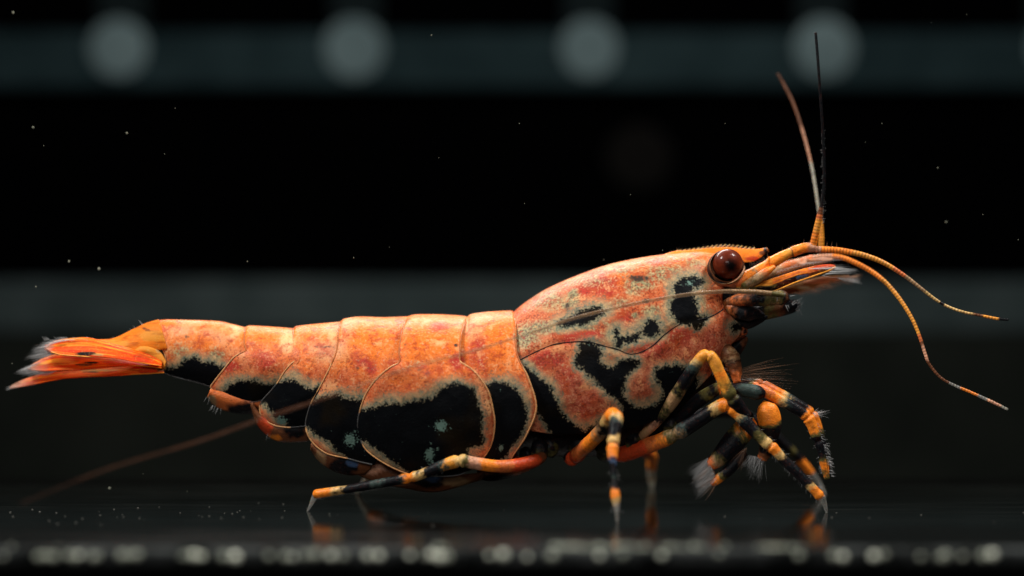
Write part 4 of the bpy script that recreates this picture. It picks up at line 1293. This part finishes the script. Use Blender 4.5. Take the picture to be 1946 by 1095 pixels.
# antennal scales: feathered blades under the feelers
scale1 = blade("antennal_scale", zh([(250, 690), (420, 660), (560, 632), (700, 590), (850, 540), (1050, 480), (1250, 432), (1400, 418), (1472, 430)]),
               zh([(258, 712), (420, 712), (560, 716), (700, 735), (850, 680), (1050, 600), (1250, 530), (1400, 478), (1474, 440)]),
               [YM - 62, YM - 50], [YM - 66, YM - 54],
               scale_col, bulge=5, thick=5, label="near antennal scale, orange and black with a dotted yellow rim")
limb("rim", [(x, y, YM - 64, 1.7) for x, y in zh([(700, 738), (780, 712), (850, 684), (950, 642), (1050, 604), (1150, 570), (1250, 534), (1350, 500), (1420, 472), (1474, 436)])], [(0, "yel")], parent=scale1, n_side=8)
brush(scale1, (1530, 512), (1588, 508), (1580, 505), (1630, 514), 34, 14, .4, None, 3)
brush(scale1, (1560, 525), (1590, 510), (1615, 522), (1632, 512), 26, 10, .4, None, 3)
scale2 = blade("antennal_scale", zh([(700, 740), (850, 690), (1000, 640), (1200, 580), (1400, 545), (1540, 545), (1640, 545)]), zh([(720, 760), (850, 765), (1000, 755), (1200, 700), (1400, 640), (1540, 600), (1642, 560)]),
               [YM + 20, YM + 30], [YM + 30, YM + 44],
               fan_col("tan", [(1580, 529, 22, 4, "pink"), (1550, 535, 30, 4, "pink"), (1490, 552, 20, 4, "olive"), (1527, 545, 12, 3, "pale"), (1500, 552, 20, 5, "brown")]), bulge=4, thick=4, label="far antennal scale, dusky pink with a feathered edge")
hl = []
for i in range(190):
    s = random.random()
    a = catmull(zh([(900, 745), (1100, 715), (1300, 660), (1500, 600), (1640, 560), (1640, 548)]), 50)[int(s * 49)]
    ln = random.uniform(14, 26)
    ang = math.radians(random.uniform(8, 34) - 30 * (s > .9))
    hl.append((P(*a, YM + 26), P(a[0] + ln * 1.2 * math.cos(ang), a[1] + ln * math.sin(ang) * .8, YM + 26 + random.uniform(-8, 8)), .7, (0, 0, 0)))
hairs("setae", hl, scale2, M_HAIR_RUST)
brush(scale2, (1590, 528), (1600, 532), (1628, 528), (1636, 542), 36, YM + 26, .45, None, 3)
scale3 = blade("antennule_plate", zh([(740, 500), (900, 450), (1060, 380), (1250, 330), (1450, 320)]), zh([(750, 540), (900, 500), (1060, 450), (1250, 420), (1450, 345)]), [YM + 10, YM + 10], [YM, YM], lambda q, s, w: (lerp_cols(q, "brown", [(1525, 499, 8, 4, "pink"), (1560, 493, 24, 3, "pink")]), np.full(len(q), .75)), bulge=3, thick=3)
brush(scale3, (1500, 510), (1560, 490), (1560, 500), (1615, 490), 22, YM, .4, None, 2)

# base of the great antenna and its dark joints
limb("antenna_base", [(1368, 576, 44, 10), (1388, 584, 24, 17), (1412, 592, 12, 17), (1436, 597, 12, 12), (1452, 598, 14, 5)], [(0, "tan"), (.8, "rust"), (1.2, "brown"), (1.6, "blk")], label="orange and black root joint of the great antenna", jitter=.5, lumpy=4)
ped = limb("antenna_peduncle", [(1384, 574, 14, 8), (1412, 569, -4, 13), (1450, 568, -10, 14.5), (1475, 566, -10, 13.5), (1488, 566, -10, 14), (1496, 568, -10, 9)], [(0, "brown"), (.5, "rust"), (.8, "brown"), (1.2, "blk"), (2.2, "olive"), (2.8, "tan"), (3.1, "olive"), (3.7, "blk"), (4.2, "brown"), (4.6, "blk")], label="stubby dark joint the great antenna springs from", jitter=.45)
ped2 = limb("antenna_peduncle", [(1400, 602, 60, 12), (1430, 598, 60, 15), (1460, 592, 58, 15), (1490, 586, 56, 14), (1508, 580, 54, 13), (1514, 574, 54, 8)], [(0, "blk"), (1.7, "olive"), (2.4, "brown"), (2.9, "blk")], label="dark rounded joint of the far antenna", jitter=.3)
limb("mouth_flap", [(1385, 606, 46, 10), (1415, 614, 40, 12), (1440, 609, 38, 8), (1458, 602, 38, 3)], [(0, "blk")], jitter=.3)
hl = []
for a, b in (((1502, 563), (1513, 561)), ((1493, 580), (1498, 592)), ((1497, 580), (1500, 586)), ((1477, 565), (1477, 572)), ((1505, 578), (1512, 570)), ((1506, 580), (1514, 575))):
    hl.append((P(*a, -24), P(*b, -26), .9, (0, 0, 0)))
for i in range(26):
    hl.append((P(1512, 576 + random.uniform(-4, 14), 44), P(1522 + random.uniform(-6, 8), 570 + random.uniform(-6, 34), 44), .45, (0, 0, 0)))
hairs("bristle", hl, ped, M_HAIR)
ringed("great_antenna", [(1488, 562, -20, 6.4), (1465, 558, -24, 6.4), (1435, 555, -28, 6.0), (1403, 554, -34, 5.6), (1372, 554, -40, 5.2), (1313, 559, -54, 4.8), (1250, 569, -72, 4.5), (1180, 583, -92, 4.3), (1090, 605, -120, 4.2), (1010, 632, -146, 4.0), (930, 658, -172, 4.0), (868, 676, -190, 4.0), (778, 699, -220, 4.0), (663, 740, -256, 4.0), (600, 762, -274, 4.0), (478, 803, -310, 4.0), (380, 838, -336, 3.7), (200, 893, -384, 3.2), (40, 957, -425, 2.4)],
       [(0, "olive"), (1.0, "tan", .8), (3.5, "tan", .55), (5.0, "tan", .40), (9, "tan", .30), (11, "tan", .24), (13, "brown", .28), (15, "brown", .22), (16.3, "brown", .15), (17.3, "brown", .08)], ped, "great antenna sweeping back across the body, out of focus", .10)

# ----------------------------------------------------------------- small stuff in the tank
# grains along the front edge of the glass


def lump(c, r, sub=1, squash=(1, 1, 1)):
    import bmesh
    bm = bmesh.new()
    bmesh.ops.create_icosphere(bm, subdivisions=sub, radius=1.0)
    v = np.array([x.co[:] for x in bm.verts])
    f = [[x.index for x in fc.verts] for fc in bm.faces]
    bm.free()
    v = v * (1 + 0.22 * (vnoise(v * 1.7 + c[0] * .1, 8)[:, None] - .5)) * r * np.array(squash)
    return v + np.asarray(c, float), f


def join(items):
    vs, fs, k = [], [], 0
    for v, f in items:
        vs.append(v)
        fs += [[i + k for i in q] for q in f]
        k += len(v)
    return np.vstack(vs), fs


rows = [8, 75, 88, 100, 130, 140, 150, 180, 185, 235, 250, 258, 345, 352, 360, 368, 380, 422, 446, 512, 545, 560, 578, 596, 630, 650, 700, 720, 778, 812, 820, 835, 850, 930, 958, 1003, 1050, 1140, 1185, 1260, 1365, 1518, 1585, 1600, 1660, 1680, 1750, 1785, 1795, 1830, 1870, 1888]
GRAIN_TONES = [film_material("pale_grain", (0.55, 0.58, 0.48), (0.85, 0.88, 0.74), 0.4, 30.0), film_material("dull_grain", (0.20, 0.22, 0.18), (0.38, 0.40, 0.33), 0.4, 30.0)]
for px in rows:
    r = random.choice((3.5, 4.5, 5.5, 6.5)) + random.uniform(0, 1.2)
    c = P(px + random.uniform(-3, 3), 1057 + random.uniform(-3, 3), SEAM_Y - 25)
    v, f = lump(c, r, 2, (1.05, .9, 1))
    new_obj("grain", v, f, random.choice(GRAIN_TONES), seam_bead, origin=(0, SEAM_Y, 0))
items = []
for x0, x1 in ((1045, 1238), (1262, 1345), (1368, 1385), (1435, 1520), (835, 845), (20, 26), (108, 114)):
    for px in np.arange(x0, x1, 7):
        c = P(px + random.uniform(-4, 4), 1036, SEAM_Y + random.uniform(-14, 14))
        c[2] = 20.5
        items.append(lump(c, random.uniform(2, 5), 1, (1.3, 1.6, .8)))
v, f = join(items)
new_obj("sediment", v, f, GRAIN_TONES[1], seam_bead, origin=(0, SEAM_Y, 0), kind="stuff")

items = []
for px, row, r, Y in ((63, 242, 3.6, 60), (241, 253, 3.4, 60), (25, 24, 4, 90), (188, 511, 4.6, 70), (131, 497, 3.6, 80), (470, 497, 2.0, 20), (313, 293, 1.2, 0), (333, 206, 1.2, 0), (83, 277, 1.2, 0), (208, 928, 4, -120), (987, 235, 1.4, 0), (997, 387, 1.2, 0), (834, 300, 1.2, 0), (1782, 319, 2.2, 80), (1798, 422, 3, 140),
                      (1935, 456, 1.4, 0), (1770, 43, 1.2, 0), (1837, 28, 1.2, 0), (1676, 235, 1.4, 30), (1259, 476, 1.4, 0), (23, 691, 1.6, 0), (672, 490, 1.8, 20), (1198, 370, 1.4, 10), (1378, 235, 1.2, 0), (1868, 408, 1.4, 0), (820, 67, 2.2, 30), (68, 545, 2.6, 40), (740, 470, 1, 0), (1457, 860, 3, 140), (356, 934, 1.4, 0), (1465, 833, 3.6, 130)):
    items.append(lump(P(px, row, Y), r * .62, 1))
for i in range(10):
    px, row = random.uniform(0, W), random.uniform(0, 940)
    items.append(lump(P(px, row, random.uniform(-40, 120)), random.uniform(.35, .8), 1))
v, f = join(items)
specks = new_obj("suspended_specks", v, f, plain("speck", (.30, .31, .24), .6, Alpha=.5), None)
tag(specks, "tiny pale specks drifting in the water around the shrimp", "specks", kind="stuff")
items = []
for i in range(60):
    px = random.uniform(0, W) if random.random() < .4 else random.uniform(0, 620)
    row = random.gauss(980, 9)
    if row < 955 or row > 1010:
        continue
    c = P(px, row, floor_depth(row))
    c[2] = .6
    items.append(lump(c, random.uniform(.6, 1.6), 1, (1.6, 1.6, .7)))
v, f = join(items)
dust = new_obj("dust", v, f, plain("dust_grain", (.10, .10, .09), .7), None)
tag(dust, "fine dust lying on the dark glass floor", "dust", kind="stuff")
